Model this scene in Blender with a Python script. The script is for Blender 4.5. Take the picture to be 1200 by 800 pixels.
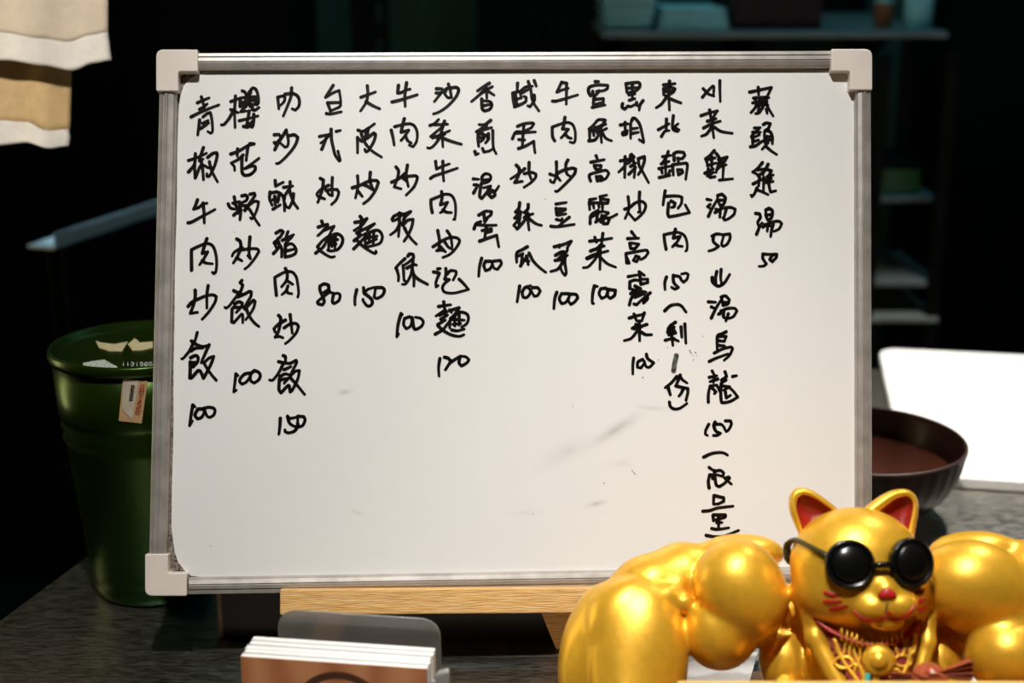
import bpy, bmesh, math, random
import numpy as np
from mathutils import Vector, Matrix
from mathutils.bvhtree import BVHTree

# ------------------------------------------------------------------ clear
for _o in list(bpy.data.objects):
    bpy.data.objects.remove(_o, do_unlink=True)
scn = bpy.context.scene
COL = scn.collection
random.seed(7)

# ------------------------------------------------------------------ camera
CAM_H = 0.58                      # lens height above the steel table (metres)
PITCH = math.radians(16)
FOCAL = 50.0
FPX = FOCAL / 36.0 * 1200.0       # focal length in pixels of the 1200 px wide frame
CAM = Vector((0, 0, CAM_H))
RIGHT = Vector((1, 0, 0))
FWD = Vector((0, math.cos(PITCH), -math.sin(PITCH)))
UP = Vector((0, math.sin(PITCH), math.cos(PITCH)))
cam_data = bpy.data.cameras.new('camera')
cam = bpy.data.objects.new('camera', cam_data)
COL.objects.link(cam)
cam.location = CAM
cam.rotation_euler = (math.radians(90) - PITCH, 0, 0)
cam_data.lens = FOCAL
cam_data.sensor_width = 36.0
cam_data.clip_start = 0.05
cam_data.dof.use_dof = True
cam_data.dof.focus_distance = 1.15
cam_data.dof.aperture_fstop = 3.8
scn.camera = cam

# ------------------------------------------------------------------ world, light, exposure
scn.view_settings.view_transform = 'Standard'
scn.view_settings.look = 'None'
scn.view_settings.gamma = 1.0
scn.view_settings.exposure = 0.0
scn.view_settings.use_curve_mapping = False
world = bpy.data.worlds.new('world')
scn.world = world
world.use_nodes = True
bg = world.node_tree.nodes['Background']
bg.inputs[0].default_value = (0.55, 0.75, 0.8, 1)
bg.inputs[1].default_value = 0.0008


def spot(name, loc, target, watts, color, angle, blend, radius):
    d = bpy.data.lights.new(name, 'SPOT')
    d.energy = watts
    d.color = color
    d.spot_size = math.radians(angle)
    d.spot_blend = blend
    d.shadow_soft_size = radius
    o = bpy.data.objects.new(name, d)
    COL.objects.link(o)
    o.location = loc
    o.rotation_euler = (Vector(target) - Vector(loc)).to_track_quat('-Z', 'Y').to_euler()
    return o


def area(name, loc, target, watts, color, sx, sy):
    d = bpy.data.lights.new(name, 'AREA')
    d.energy = watts
    d.color = color
    d.shape = 'RECTANGLE'
    d.size = sx
    d.size_y = sy
    o = bpy.data.objects.new(name, d)
    COL.objects.link(o)
    o.location = loc
    o.rotation_euler = (Vector(target) - Vector(loc)).to_track_quat('-Z', 'Y').to_euler()
    return o


WARM = (1.0, 0.96, 0.90)
spot('ceiling_spot_light', (0.11, 0.77, 1.42), (0.16, 0.84, 0.0), 46, WARM, 40, 1.0, 0.035)
spot('ceiling_spot_light', (-0.13, 0.34, 1.75), (0.03, 1.09, 0.18), 132, (1.0, 0.975, 0.935), 45, 1.0, 0.035)
spot('curtain_spot_light', (-0.70, 0.35, 1.25), (-0.50, 1.40, 0.52), 74, WARM, 22, 0.8, 0.035)
spot('prep_counter_spot_light', (0.80, 1.66, 1.55), (0.74, 1.58, 0.0), 190, (1.0, 0.95, 0.88), 66, 0.6, 0.05)
area('kitchen_cool_fill', (0.6, 2.3, 1.5), (0.5, 2.9, 0.4), 3.0, (0.22, 0.80, 1.0), 1.2, 0.1)  # unseen area lamp added as dim cool ambient for the back room
area('jar_streak_fill', (-1.25, 1.42, 0.28), (-0.34, 1.24, 0.12), 2.4, (1.0, 0.9, 0.40), 0.12, 0.6)  # unseen strip lamp added for the warm streak down the jar
area('wall_gap_fill', (-0.25, 2.6, 1.7), (-0.27, 3.3, 0.5), 1.6, (0.6, 1.0, 0.75), 0.3, 0.1)  # added lamp that lifts the strip of green wall left of centre
spot('pan_fill_spot', (-0.85, 1.95, 1.3), (-0.66, 2.28, 0.35), 110, (0.5, 0.8, 1.0), 30, 0.7, 0.05)  # unseen spot added to brighten the pale pan

# ------------------------------------------------------------------ helpers


def ray(x, y):
    return FWD + RIGHT * ((x - 600) / FPX) - UP * ((y - 400) / FPX)


def at(x, y, depth):
    return CAM + ray(x, y) * depth


def on_z(x, y, z=0.0):
    d = ray(x, y)
    return CAM + d * ((z - CAM_H) / d.z)


def on_plane(x, y, p0, n):
    d = ray(x, y)
    return CAM + d * ((p0 - CAM).dot(n) / d.dot(n))


def new_mat(name, color=(0.8, 0.8, 0.8), rough=0.5, metal=0.0, spec=0.5, noise=0.0, nscale=20.0, bump=0.0, bscale=60.0,
            stretch=(1, 1, 1), coat=0.0, color2=None, trans=0.0, ior=1.45, rvar=0.0):
    m = bpy.data.materials.new(name)
    m.use_nodes = True
    nt = m.node_tree
    b = nt.nodes['Principled BSDF']
    b.inputs['Base Color'].default_value = (*color, 1)
    b.inputs['Roughness'].default_value = rough
    b.inputs['Metallic'].default_value = metal
    b.inputs['Specular IOR Level'].default_value = spec
    b.inputs['Coat Weight'].default_value = coat
    b.inputs['Coat Roughness'].default_value = 0.12
    b.inputs['Transmission Weight'].default_value = trans
    b.inputs['IOR'].default_value = ior
    tc = nt.nodes.new('ShaderNodeTexCoord')
    mp = nt.nodes.new('ShaderNodeMapping')
    mp.inputs['Scale'].default_value = stretch
    nt.links.new(tc.outputs['Object'], mp.inputs[0])
    n = nt.nodes.new('ShaderNodeTexNoise')
    n.inputs['Scale'].default_value = nscale
    n.inputs['Detail'].default_value = 5
    nt.links.new(mp.outputs[0], n.inputs['Vector'])
    if noise > 0 or color2:
        r = nt.nodes.new('ShaderNodeValToRGB')
        c2 = color2 if color2 else tuple(c * (1 - noise) for c in color)
        r.color_ramp.elements[0].position = 0.35
        r.color_ramp.elements[1].position = 0.65
        r.color_ramp.elements[0].color = (*c2, 1)
        r.color_ramp.elements[1].color = (*color, 1)
        nt.links.new(n.outputs[0], r.inputs[0])
        nt.links.new(r.outputs[0], b.inputs['Base Color'])
    if rvar > 0:
        mr = nt.nodes.new('ShaderNodeMapRange')
        mr.inputs['To Min'].default_value = max(0.02, rough - rvar)
        mr.inputs['To Max'].default_value = rough + rvar
        nt.links.new(n.outputs[0], mr.inputs[0])
        nt.links.new(mr.outputs[0], b.inputs['Roughness'])
    if bump > 0:
        n2 = nt.nodes.new('ShaderNodeTexNoise')
        n2.inputs['Scale'].default_value = bscale
        n2.inputs['Detail'].default_value = 4
        nt.links.new(mp.outputs[0], n2.inputs['Vector'])
        bp = nt.nodes.new('ShaderNodeBump')
        bp.inputs['Strength'].default_value = bump
        bp.inputs['Distance'].default_value = 0.002
        nt.links.new(n2.outputs[0], bp.inputs['Height'])
        nt.links.new(bp.outputs[0], b.inputs['Normal'])
    return m


def world_loc(o):
    v = Vector(o.location)
    while o.parent:
        o = o.parent
        v += Vector(o.location)
    return v


def thing(name, label, cat, loc, group=None):
    o = bpy.data.objects.new(name, None)
    o.empty_display_size = 0.03
    COL.objects.link(o)
    o.location = loc
    o['label'] = label
    o['category'] = cat
    if group:
        o['group'] = group
    return o


def obj(name, verts, faces, mat, parent=None, smooth=False, base=None, bevel=0.0, label=None, segs=2):
    """one mesh object; verts are world positions"""
    vs = [Vector(v) for v in verts]
    if parent is not None:
        off = world_loc(parent)
        loc = Vector((0, 0, 0))
    else:
        if base is None:
            lo = [min(v[i] for v in vs) for i in range(3)]
            hi = [max(v[i] for v in vs) for i in range(3)]
            base = Vector(((lo[0] + hi[0]) / 2, (lo[1] + hi[1]) / 2, lo[2]))
        off = Vector(base)
        loc = off
    me = bpy.data.meshes.new(name)
    me.from_pydata([tuple(v - off) for v in vs], [], faces)
    bm = bmesh.new()
    bm.from_mesh(me)
    bmesh.ops.recalc_face_normals(bm, faces=bm.faces)
    bm.to_mesh(me)
    bm.free()
    me.materials.append(mat)
    if smooth:
        me.polygons.foreach_set('use_smooth', [True] * len(me.polygons))
    o = bpy.data.objects.new(name, me)
    COL.objects.link(o)
    o.location = loc
    if parent is not None:
        o.parent = parent
    if bevel > 0:
        bv = o.modifiers.new('bevel', 'BEVEL')
        bv.width = bevel
        bv.segments = segs
        bv.limit_method = 'ANGLE'
    if label:
        o['label'] = label
    return o


def tag(o, label, cat, group=None, kind=None):
    o['label'] = label
    o['category'] = cat
    if group:
        o['group'] = group
    if kind:
        o['kind'] = kind
    return o


class MB:
    """collects shapes for ONE mesh"""

    def __init__(self):
        self.v = []
        self.f = []

    def add(self, vs, fs):
        n = len(self.v)
        self.v += [Vector(p) for p in vs]
        self.f += [tuple(i + n for i in f) for f in fs]
        return self

    def box(self, o, ax, ay, az):
        """corner o and three edge vectors"""
        o, ax, ay, az = Vector(o), Vector(ax), Vector(ay), Vector(az)
        c = [o, o + ax, o + ax + ay, o + ay]
        c += [p + az for p in c]
        return self.add(c, [(0, 1, 2, 3), (4, 5, 6, 7), (0, 1, 5, 4), (1, 2, 6, 5), (2, 3, 7, 6), (3, 0, 4, 7)])

    def abox(self, x0, x1, y0, y1, z0, z1):
        return self.box((x0, y0, z0), (x1 - x0, 0, 0), (0, y1 - y0, 0), (0, 0, z1 - z0))

    def bar(self, a, b, w, h, side=Vector((1, 0, 0))):
        """rectangular bar between two points, w along side, h across"""
        a, b = Vector(a), Vector(b)
        d = (b - a).normalized()
        s = (side - d * side.dot(d)).normalized()
        t = d.cross(s)
        return self.box(a - s * w / 2 - t * h / 2, s * w, t * h, b - a)

    def tube(self, pts, r, seg=10, flat=1.0, fdir=None, caps=True):
        pts = [Vector(p) for p in pts]
        n = len(pts)
        rs = r if isinstance(r, (list, tuple)) else [r] * n
        rings = []
        ref = Vector(fdir) if fdir is not None else Vector((0.13, 0.21, 0.97))
        for i, p in enumerate(pts):
            d = (pts[min(i + 1, n - 1)] - pts[max(i - 1, 0)])
            d = d.normalized() if d.length > 1e-9 else Vector((0, 0, 1))
            a = (ref - d * ref.dot(d))
            if a.length < 1e-4:
                a = Vector((1, 0, 0)) - d * d.x
            a.normalize()
            b = d.cross(a)
            rings.append([p + a * (math.cos(t) * rs[i] * flat) + b * (math.sin(t) * rs[i])
                          for t in [2 * math.pi * k / seg for k in range(seg)]])
        vs = [q for rg in rings for q in rg]
        fs = []
        for i in range(n - 1):
            for k in range(seg):
                fs.append((i * seg + k, i * seg + (k + 1) % seg, (i + 1) * seg + (k + 1) % seg, (i + 1) * seg + k))
        if caps:
            fs.append(tuple(range(seg)))
            fs.append(tuple((n - 1) * seg + k for k in range(seg)))
        return self.add(vs, fs)

    def lathe(self, prof, c=(0, 0, 0), seg=48, ax=None, close=False, mod=None, cap=True):
        """prof list of (r, z) around axis through c; mod(theta, i) scales radius"""
        c = Vector(c)
        if ax is None:
            X, Y, Z = Vector((1, 0, 0)), Vector((0, 1, 0)), Vector((0, 0, 1))
        else:
            X, Y, Z = ax
        vs, fs = [], []
        for i, (r, z) in enumerate(prof):
            for k in range(seg):
                t = 2 * math.pi * k / seg
                rr = r * (mod(t, i) if mod else 1)
                vs.append(c + X * (rr * math.cos(t)) + Y * (rr * math.sin(t)) + Z * z)
        n = len(prof)
        for i in range(n - 1 + (1 if close else 0)):
            j = (i + 1) % n
            for k in range(seg):
                fs.append((i * seg + k, i * seg + (k + 1) % seg, j * seg + (k + 1) % seg, j * seg + k))
        if not close and cap:
            if prof[0][0] > 1e-6:
                fs.append(tuple(range(seg)))
            if prof[-1][0] > 1e-6:
                fs.append(tuple((n - 1) * seg + k for k in range(seg)))
        return self.add(vs, fs)

    def prism(self, poly, ext):
        """poly: ordered world points of a flat outline, ext: extrusion vector"""
        n = len(poly)
        poly = [Vector(p) for p in poly]
        e = Vector(ext)
        vs = poly + [p + e for p in poly]
        fs = [tuple(range(n)), tuple(range(n, 2 * n))]
        fs += [(i, (i + 1) % n, (i + 1) % n + n, i + n) for i in range(n)]
        return self.add(vs, fs)

    def build(self, name, mat, parent=None, **k):
        return obj(name, self.v, self.f, mat, parent, **k)


def struct(o):
    o['kind'] = 'structure'
    return o


def rounded(pts, r, seg=5):
    """round the corners of a 2-D polygon; r may be a list"""
    out = []
    n = len(pts)
    for i in range(n):
        p = Vector(pts[i]).to_2d()
        a = Vector(pts[i - 1]).to_2d()
        b = Vector(pts[(i + 1) % n]).to_2d()
        rr = r[i] if isinstance(r, (list, tuple)) else r
        if rr <= 0:
            out.append(p)
            continue
        da = (a - p)
        db = (b - p)
        rr = min(rr, da.length * 0.49, db.length * 0.49)
        q0 = p + da.normalized() * rr
        q1 = p + db.normalized() * rr
        for k in range(seg + 1):
            t = k / seg
            out.append(q0 * (1 - t) ** 2 + p * 2 * t * (1 - t) + q1 * t * t)
    return out


def smooth_path(pts, sub=5, corner=62):
    """Catmull-Rom through 2-D or 3-D points, breaking at sharp corners"""
    pts = [Vector(p) for p in pts]
    if len(pts) < 3:
        return pts
    brk = [0]
    for i in range(1, len(pts) - 1):
        a, b = pts[i] - pts[i - 1], pts[i + 1] - pts[i]
        if a.length > 1e-9 and b.length > 1e-9 and math.degrees(a.angle(b)) > corner:
            brk.append(i)
    brk.append(len(pts) - 1)
    out = [pts[0]]
    for s, e in zip(brk[:-1], brk[1:]):
        seg = pts[s:e + 1]
        for i in range(len(seg) - 1):
            p1, p2 = seg[i], seg[i + 1]
            p0 = seg[i - 1] if i > 0 else p1 * 2 - p2
            p3 = seg[i + 2] if i + 2 < len(seg) else p2 * 2 - p1
            if len(seg) == 2:
                out.append(p2)
                continue
            for k in range(1, sub + 1):
                t = k / sub
                out.append(0.5 * ((2 * p1) + (p2 - p0) * t + (2 * p0 - 5 * p1 + 4 * p2 - p3) * t * t
                                  + (3 * p1 - p0 - 3 * p2 + p3) * t ** 3))
    return out


def ribbon(mb, pts, hw, place, taper=(1.0, 1.0)):
    """pen stroke with round joints: pts 2-D, place maps (u, v) to world"""
    pts = [Vector(p).to_2d() for p in pts]
    n = len(pts)
    cum = [0.0]
    for i in range(n - 1):
        cum.append(cum[-1] + (pts[i + 1] - pts[i]).length)
    tot = max(cum[-1], 1e-9)
    ws = [hw * (taper[0] + (taper[1] - taper[0]) * c / tot) for c in cum]
    for i in range(n - 1):
        d = pts[i + 1] - pts[i]
        if d.length < 1e-9:
            continue
        nn = Vector((-d.y, d.x)).normalized()
        q = [pts[i] + nn * ws[i], pts[i + 1] + nn * ws[i + 1], pts[i + 1] - nn * ws[i + 1], pts[i] - nn * ws[i]]
        mb.add([place(*c) for c in q], [(0, 1, 2, 3)])
    for i, p in enumerate(pts):
        sharp = i in (0, n - 1)
        if not sharp:
            a, b = pts[i] - pts[i - 1], pts[i + 1] - pts[i]
            sharp = a.length > 1e-9 and b.length > 1e-9 and a.angle(b) > 0.12
        if sharp:
            m = 12
            mb.add([place(p.x + ws[i] * math.cos(2 * math.pi * k / m), p.y + ws[i] * math.sin(2 * math.pi * k / m))
                    for k in range(m)], [tuple(range(m))])


# ------------------------------------------------------------------ materials
M_WALL = new_mat('painted_wall', (0.06, 0.11, 0.085), 0.7, noise=0.25, nscale=3)
M_FLOOR = new_mat('dark_floor', (0.03, 0.03, 0.03), 0.6, noise=0.3, nscale=8)
M_STEEL = new_mat('brushed_steel_table', (0.44, 0.41, 0.365), 0.36, metal=1.0, noise=0.35, nscale=14, bump=0.25, bscale=26,
                  stretch=(6, 22, 6), rvar=0.12)
M_BLACK = new_mat('black_metal', (0.004, 0.004, 0.004), 0.6, noise=0.2, spec=0.15)
M_ALU = new_mat('brushed_aluminium', (0.48, 0.44, 0.40), 0.42, metal=0.5, noise=0.22, nscale=60, rvar=0.08, bump=0.05, bscale=200)
M_PLASTIC = new_mat('ivory_plastic', (0.77, 0.68, 0.60), 0.42, noise=0.05, nscale=40)
M_GRIME = new_mat('grimy_backing', (0.30, 0.25, 0.20), 0.7, color2=(0.05, 0.035, 0.025), nscale=420, bump=0.4, bscale=300)
M_INK = new_mat('black_marker_ink', (0.006, 0.004, 0.003), 0.35, noise=0.3, nscale=200, spec=0.3)
M_INKGREY = new_mat('half_wiped_marker_ink', (0.16, 0.15, 0.14), 0.5, color2=(0.02, 0.02, 0.02), nscale=260)
M_OAK = new_mat('light_oak', (0.80, 0.50, 0.19), 0.5, color2=(0.62, 0.33, 0.10), nscale=12, stretch=(4, 30, 60), bump=0.5, bscale=20)
M_OAKRIM = new_mat('golden_wood', (0.85, 0.56, 0.16), 0.5, color2=(0.7, 0.4, 0.1), nscale=12, stretch=(5, 40, 40), bump=0.3, bscale=20)
M_GOLD = new_mat('gold_lacquer', (0.86, 0.46, 0.03), 0.37, metal=0.52, noise=0.10, nscale=160, spec=0.8, bump=0.05, bscale=300)
M_REDDARK = new_mat('red_paint', (0.32, 0.012, 0.006), 0.5, noise=0.3, nscale=60)
M_RED = new_mat('bright_red_paint', (0.40, 0.010, 0.006), 0.4, noise=0.15, nscale=80)
M_LENS = new_mat('black_gloss', (0.004, 0.004, 0.004), 0.22, spec=0.4, noise=0.2)
M_OLIVE = new_mat('olive_black_paint', (0.035, 0.028, 0.008), 0.35, noise=0.2)
M_LACQUER = new_mat('dark_lacquer', (0.015, 0.006, 0.004), 0.3, noise=0.3, nscale=30, spec=0.18)
M_LACQUER_RED = new_mat('red_brown_lacquer', (0.030, 0.007, 0.004), 0.5, noise=0.3, nscale=20)
M_CUTTING = new_mat('white_cutting_board', (0.86, 0.85, 0.82), 0.5, noise=0.03, nscale=20, bump=0.05, bscale=200)
M_GREEN = new_mat('green_plastic', (0.006, 0.032, 0.004), 0.3, metal=0.6, noise=0.3, nscale=6, color2=(0.016, 0.036, 0.002), spec=0.3)
M_CLOTH = new_mat('translucence_toned_cloth', (0.62, 0.42, 0.20), 0.9, noise=0.12, nscale=90, bump=0.5, bscale=500, stretch=(1, 1, 1))  # tan against the paler hem stands in for single-layer translucence
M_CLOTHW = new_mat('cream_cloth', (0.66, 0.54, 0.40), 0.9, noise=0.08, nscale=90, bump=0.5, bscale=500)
M_BOX = new_mat('dark_brown_gloss', (0.020, 0.013, 0.008), 0.28, noise=0.4, nscale=10, spec=0.5)
M_TRIM = new_mat('brown_trim', (0.20, 0.10, 0.035), 0.45, noise=0.3, nscale=60)
M_PAPER = new_mat('white_paper', (0.82, 0.81, 0.78), 0.8, noise=0.05, nscale=200, bump=0.2, bscale=400)
M_TEAL = new_mat('pale_plastic', (0.40, 0.70, 0.74), 0.5, noise=0.15, nscale=12)
M_SHELF = new_mat('shelf_steel', (0.30, 0.33, 0.33), 0.45, metal=0.3, noise=0.2, nscale=15)
M_TRAY = new_mat('pale_steel_tray', (0.62, 0.66, 0.68), 0.45, metal=0.2, noise=0.1, nscale=12)
M_GREENBIN = new_mat('bright_green_plastic', (0.012, 0.13, 0.016), 0.4, noise=0.2, nscale=12)
M_ORANGE = new_mat('rust_orange', (0.35, 0.09, 0.03), 0.6, noise=0.3)
M_TAN = new_mat('tan_sticker', (0.60, 0.36, 0.17), 0.6, noise=0.1, nscale=100)
M_STICKW = new_mat('torn_sticker_paper', (0.62, 0.53, 0.40), 0.7, noise=0.12, nscale=150)
M_STICKY = new_mat('yellowed_sticker_paper', (0.55, 0.47, 0.26), 0.7, noise=0.15, nscale=150)
M_FOIL = new_mat('shredded_label', (0.80, 0.82, 0.74), 0.5, color2=(0.03, 0.10, 0.05), nscale=700)
M_WRAP = new_mat('brown_red_wrapper', (0.40, 0.085, 0.035), 0.22, noise=0.25, nscale=60, coat=0.4)
M_PACK = new_mat('black_packet', (0.012, 0.008, 0.006), 0.25, noise=0.3, nscale=60, coat=0.3)
M_TEALSTICK = new_mat('teal_plastic', (0.02, 0.33, 0.28), 0.35, noise=0.1)
M_YEL = new_mat('yellow_plastic', (0.80, 0.52, 0.04), 0.4, noise=0.1)

# wood print on the booklet cover
M_COVER = bpy.data.materials.new('brown_wood_print')
M_COVER.use_nodes = True
_nt = M_COVER.node_tree
_b = _nt.nodes['Principled BSDF']
_b.inputs['Roughness'].default_value = 0.35
_tc = _nt.nodes.new('ShaderNodeTexCoord')
_w = _nt.nodes.new('ShaderNodeTexWave')
_w.inputs['Scale'].default_value = 9
_w.inputs['Distortion'].default_value = 9
_w.inputs['Detail'].default_value = 3
_r = _nt.nodes.new('ShaderNodeValToRGB')
_r.color_ramp.elements[0].color = (0.50, 0.17, 0.065, 1)
_r.color_ramp.elements[1].color = (0.66, 0.28, 0.12, 1)
_nt.links.new(_tc.outputs['Object'], _w.inputs['Vector'])
_nt.links.new(_w.outputs[0], _r.inputs[0])
_nt.links.new(_r.outputs[0], _b.inputs['Base Color'])

# tinted acrylic
M_ACRYL = new_mat('smoky_acrylic', (0.42, 0.39, 0.35), 0.12, trans=0.75, noise=0.1, nscale=30, ior=1.49)

# ------------------------------------------------------------------ room shell
W_Y = 3.3
fl = MB().abox(-3.0, 3.0, -0.6, W_Y, -0.87, -0.85).build('floor', M_FLOOR)
struct(fl)
wb = MB().abox(-3.0, 3.0, W_Y, W_Y + 0.1, -0.85, 2.5).build('wall_back', M_WALL)
struct(wb)
cl = MB().abox(-3.0, 3.0, -0.6, W_Y, 2.5, 2.56).build('ceiling', M_BLACK)
struct(cl)
wl = MB().abox(-3.1, -3.0, -0.6, W_Y, -0.85, 2.5).build('wall_left', M_BLACK)
struct(wl)
wr = MB().abox(3.0, 3.1, -0.6, W_Y, -0.85, 2.5).build('wall_right', M_BLACK)
struct(wr)

# ------------------------------------------------------------------ steel table
TA = on_z(0, 725)
TB = on_z(95, 655)
tdir = (TB - TA).normalized()
tperp = Vector((tdir.y, -tdir.x, 0))
fl_pt = TA - tdir * 0.75
bl_pt = TA + tdir * 0.98
corner = [fl_pt, fl_pt + tperp * 2.0, bl_pt + tperp * 2.0, bl_pt]
tab = thing('steel_table', 'brushed steel table under the whiteboard easel, lucky cat and cutting board', 'table',
            ((fl_pt + corner[2]) / 2) + Vector((0, 0, -0.85)))
top = MB().prism(corner, (0, 0, -0.035)).build('tabletop', M_STEEL, tab, bevel=0.004)
for cx, cy in ((0.05, 0.05), (0.05, 0.95), (0.95, 0.05), (0.95, 0.95)):
    p = fl_pt + tperp * 2.0 * cx + tdir * 1.73 * cy
    MB().tube([p + Vector((0, 0, -0.035)), p + Vector((0, 0, -0.85))], 0.022, 14).build('leg', M_SHELF, tab, smooth=True)

# ------------------------------------------------------------------ whiteboard plane (board coordinates)
BC = Vector((0.00229, 1.13992, 0.27390))
Rm = Matrix.Rotation(0.01143, 3, 'Z') @ Matrix.Rotation(1.24661, 3, 'X') @ Matrix.Rotation(0.01940, 3, 'Y')
BX, BY, BN = Rm.col[0].copy(), Rm.col[1].copy(), Rm.col[2].copy()


def b2w(u, v, w=0.0):
    return BC + BX * u + BY * v + BN * w


def px2b(x, y, w=0.0):
    p = on_plane(x, y, BC + BN * w, BN) - BC
    return Vector((p.dot(BX), p.dot(BY)))


wboard = thing('whiteboard', 'white dry-erase board covered in black handwritten Chinese menu columns, leaning on easel',
               'whiteboard', b2w(0, -0.225, -0.004))
# backing with grime along the seam
FW = 0.007                                # frame stands this far proud of the sheet
q = [px2b(x, y) for x, y in ((196, 72), (1010, 70), (1010, 676), (184, 686))]
MB().prism([b2w(p.x, p.y, -0.001) for p in q], BN * -0.008).build('backing_panel', M_GRIME, wboard,
                                                                  label='grimy seam and backing behind the white sheet')
# white sheet with its slightly wavy cut edge
edge = []


def wav(a, b, n, amp):
    a, b = Vector(a), Vector(b)
    for k in range(n):
        t = k / n
        p = a.lerp(b, t)
        s = amp * (math.sin(t * 9 + a.x) * 0.6 + math.sin(t * 23 + a.y) * 0.4)
        d = (b - a).normalized()
        edge.append(p + Vector((-d.y, d.x)) * s)


wav((240, 83.5), (560, 82.5), 24, 0.5)
wav((560, 82.5), (935, 80.5), 26, 0.8)
wav((935, 80.5), (1002, 84), 6, 0.3)
wav((1002, 84), (1004, 660), 30, 0.4)
wav((1004, 666), (232, 678), 40, 0.4)
for p in ((224, 674.5), (216, 668), (209, 659), (204.5, 646), (202.5, 630)):
    edge.append(Vector(p))
wav((200.8, 618), (208.2, 150), 26, 0.7)
for p in ((209.5, 125), (211.5, 112), (215, 101), (222, 92.5), (231, 87.5)):
    edge.append(Vector(p))
eb = [px2b(p.x, p.y) for p in edge]
M_SHEET = bpy.data.materials.new('white_melamine_sheet')
M_SHEET.use_nodes = True


def sheet_material():
    nt = M_SHEET.node_tree
    b = nt.nodes['Principled BSDF']
    b.inputs['Roughness'].default_value = 0.3
    b.inputs['Specular IOR Level'].default_value = 0.45
    uv = nt.nodes.new('ShaderNodeUVMap')
    uv.uv_map = 'board_metres'
    n = nt.nodes.new('ShaderNodeTexNoise')
    n.inputs['Scale'].default_value = 55
    n.inputs['Detail'].default_value = 6
    nt.links.new(uv.outputs[0], n.inputs['Vector'])
    n2 = nt.nodes.new('ShaderNodeTexNoise')
    n2.inputs['Scale'].default_value = 9
    nt.links.new(uv.outputs[0], n2.inputs['Vector'])
    base = nt.nodes.new('ShaderNodeMix')
    base.data_type = 'RGBA'
    base.inputs['A'].default_value = (0.80, 0.79, 0.765, 1)
    base.inputs['B'].default_value = (0.78, 0.765, 0.735, 1)
    nt.links.new(n2.outputs[0], base.inputs['Factor'])
    cur = base.outputs['Result']
    total = None
    # eraser smears: centre px, half sizes px, angle, strength
    for (x, y, a, c, ang, s) in ((404, 459, 10, 4, 8, 0.5), (722, 503, 34, 8, 31, 0.6), (662, 530, 40, 13, 25, 0.25),
                                 (765, 478, 22, 3.5, -4, 0.3), (728, 543, 16, 6, 6, 0.25), (699, 590, 13, 4, 12, 0.5),
                                 (418, 600, 9, 3, -25, 0.4), (615, 600, 22, 5, 3, 0.15)):
        p = px2b(x, y)
        k = (px2b(x + 1, y) - p).length
        mp = nt.nodes.new('ShaderNodeMapping')
        mp.vector_type = 'TEXTURE'
        mp.inputs['Location'].default_value = (p.x, p.y, 0)
        mp.inputs['Rotation'].default_value = (0, 0, math.radians(ang))
        mp.inputs['Scale'].default_value = (a * k * 1.5, c * k * 1.5, 1)
        nt.links.new(uv.outputs[0], mp.inputs[0])
        g = nt.nodes.new('ShaderNodeTexGradient')
        g.gradient_type = 'QUADRATIC_SPHERE'
        nt.links.new(mp.outputs[0], g.inputs[0])
        mm = nt.nodes.new('ShaderNodeMath')
        mm.operation = 'MULTIPLY'
        mm.inputs[1].default_value = s * 1.5
        nt.links.new(g.outputs[1], mm.inputs[0])
        if total is None:
            total = mm.outputs[0]
        else:
            ad = nt.nodes.new('ShaderNodeMath')
            ad.operation = 'ADD'
            nt.links.new(total, ad.inputs[0])
            nt.links.new(mm.outputs[0], ad.inputs[1])
            total = ad.outputs[0]
    m3 = nt.nodes.new('ShaderNodeMath')
    m3.operation = 'MULTIPLY'
    nt.links.new(total, m3.inputs[0])
    nt.links.new(n.outputs[0], m3.inputs[1])
    mix = nt.nodes.new('ShaderNodeMix')
    mix.data_type = 'RGBA'
    mix.inputs['B'].default_value = (0.22, 0.20, 0.15, 1)
    nt.links.new(m3.outputs[0], mix.inputs['Factor'])
    nt.links.new(cur, mix.inputs['A'])
    nt.links.new(mix.outputs['Result'], b.inputs['Base Color'])


sheet_material()
sh = MB().prism([b2w(p.x, p.y, 0.0) for p in eb], BN * -0.0009).build('writing_sheet', M_SHEET, wboard)
uvl = sh.data.uv_layers.new(name='board_metres')
_off = world_loc(wboard)
for lp in sh.data.loops:
    p = sh.data.vertices[lp.vertex_index].co + _off - BC
    uvl.data[lp.index].uv = (p.dot(BX), p.dot(BY))

# aluminium rails: ridged extrusion
PROF = [(0.0, -0.006), (0.0, 0.0040), (0.012, 0.0056), (0.05, 0.0064), (0.22, 0.0070), (0.25, 0.0060), (0.30, 0.0060), (0.33, 0.0074),
        (0.52, 0.0078), (0.55, 0.0068), (0.60, 0.0068), (0.63, 0.0074), (0.86, 0.0064), (0.95, 0.0050), (1.0, 0.0022), (1.0, -0.006)]


def rail(outer0, outer1, inner0, inner1):
    o0, o1, i0, i1 = [px2b(*p, 0.004) for p in (outer0, outer1, inner0, inner1)]
    vs, fs = [], []
    for (t, w) in PROF:
        a = o0.lerp(i0, t)
        c = o1.lerp(i1, t)
        vs += [b2w(a.x, a.y, w), b2w(c.x, c.y, w)]
    n = len(PROF)
    for i in range(n):
        j = (i + 1) % n
        fs.append((2 * i, 2 * i + 1, 2 * j + 1, 2 * j))
    fs.append(tuple(2 * i for i in range(n)))
    fs.append(tuple(2 * i + 1 for i in range(n)))
    obj('frame_rail', vs, fs, M_ALU, wboard)


rail((222, 62.5), (985, 60), (222, 82), (985, 79.5))
rail((222, 696), (985, 684.5), (222, 676.5), (985, 663.5))
rail((187.5, 95), (175, 660), (207.5, 95), (195.5, 660))
rail((1020, 95), (1021.5, 650), (1002, 95), (1003, 650))


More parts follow.
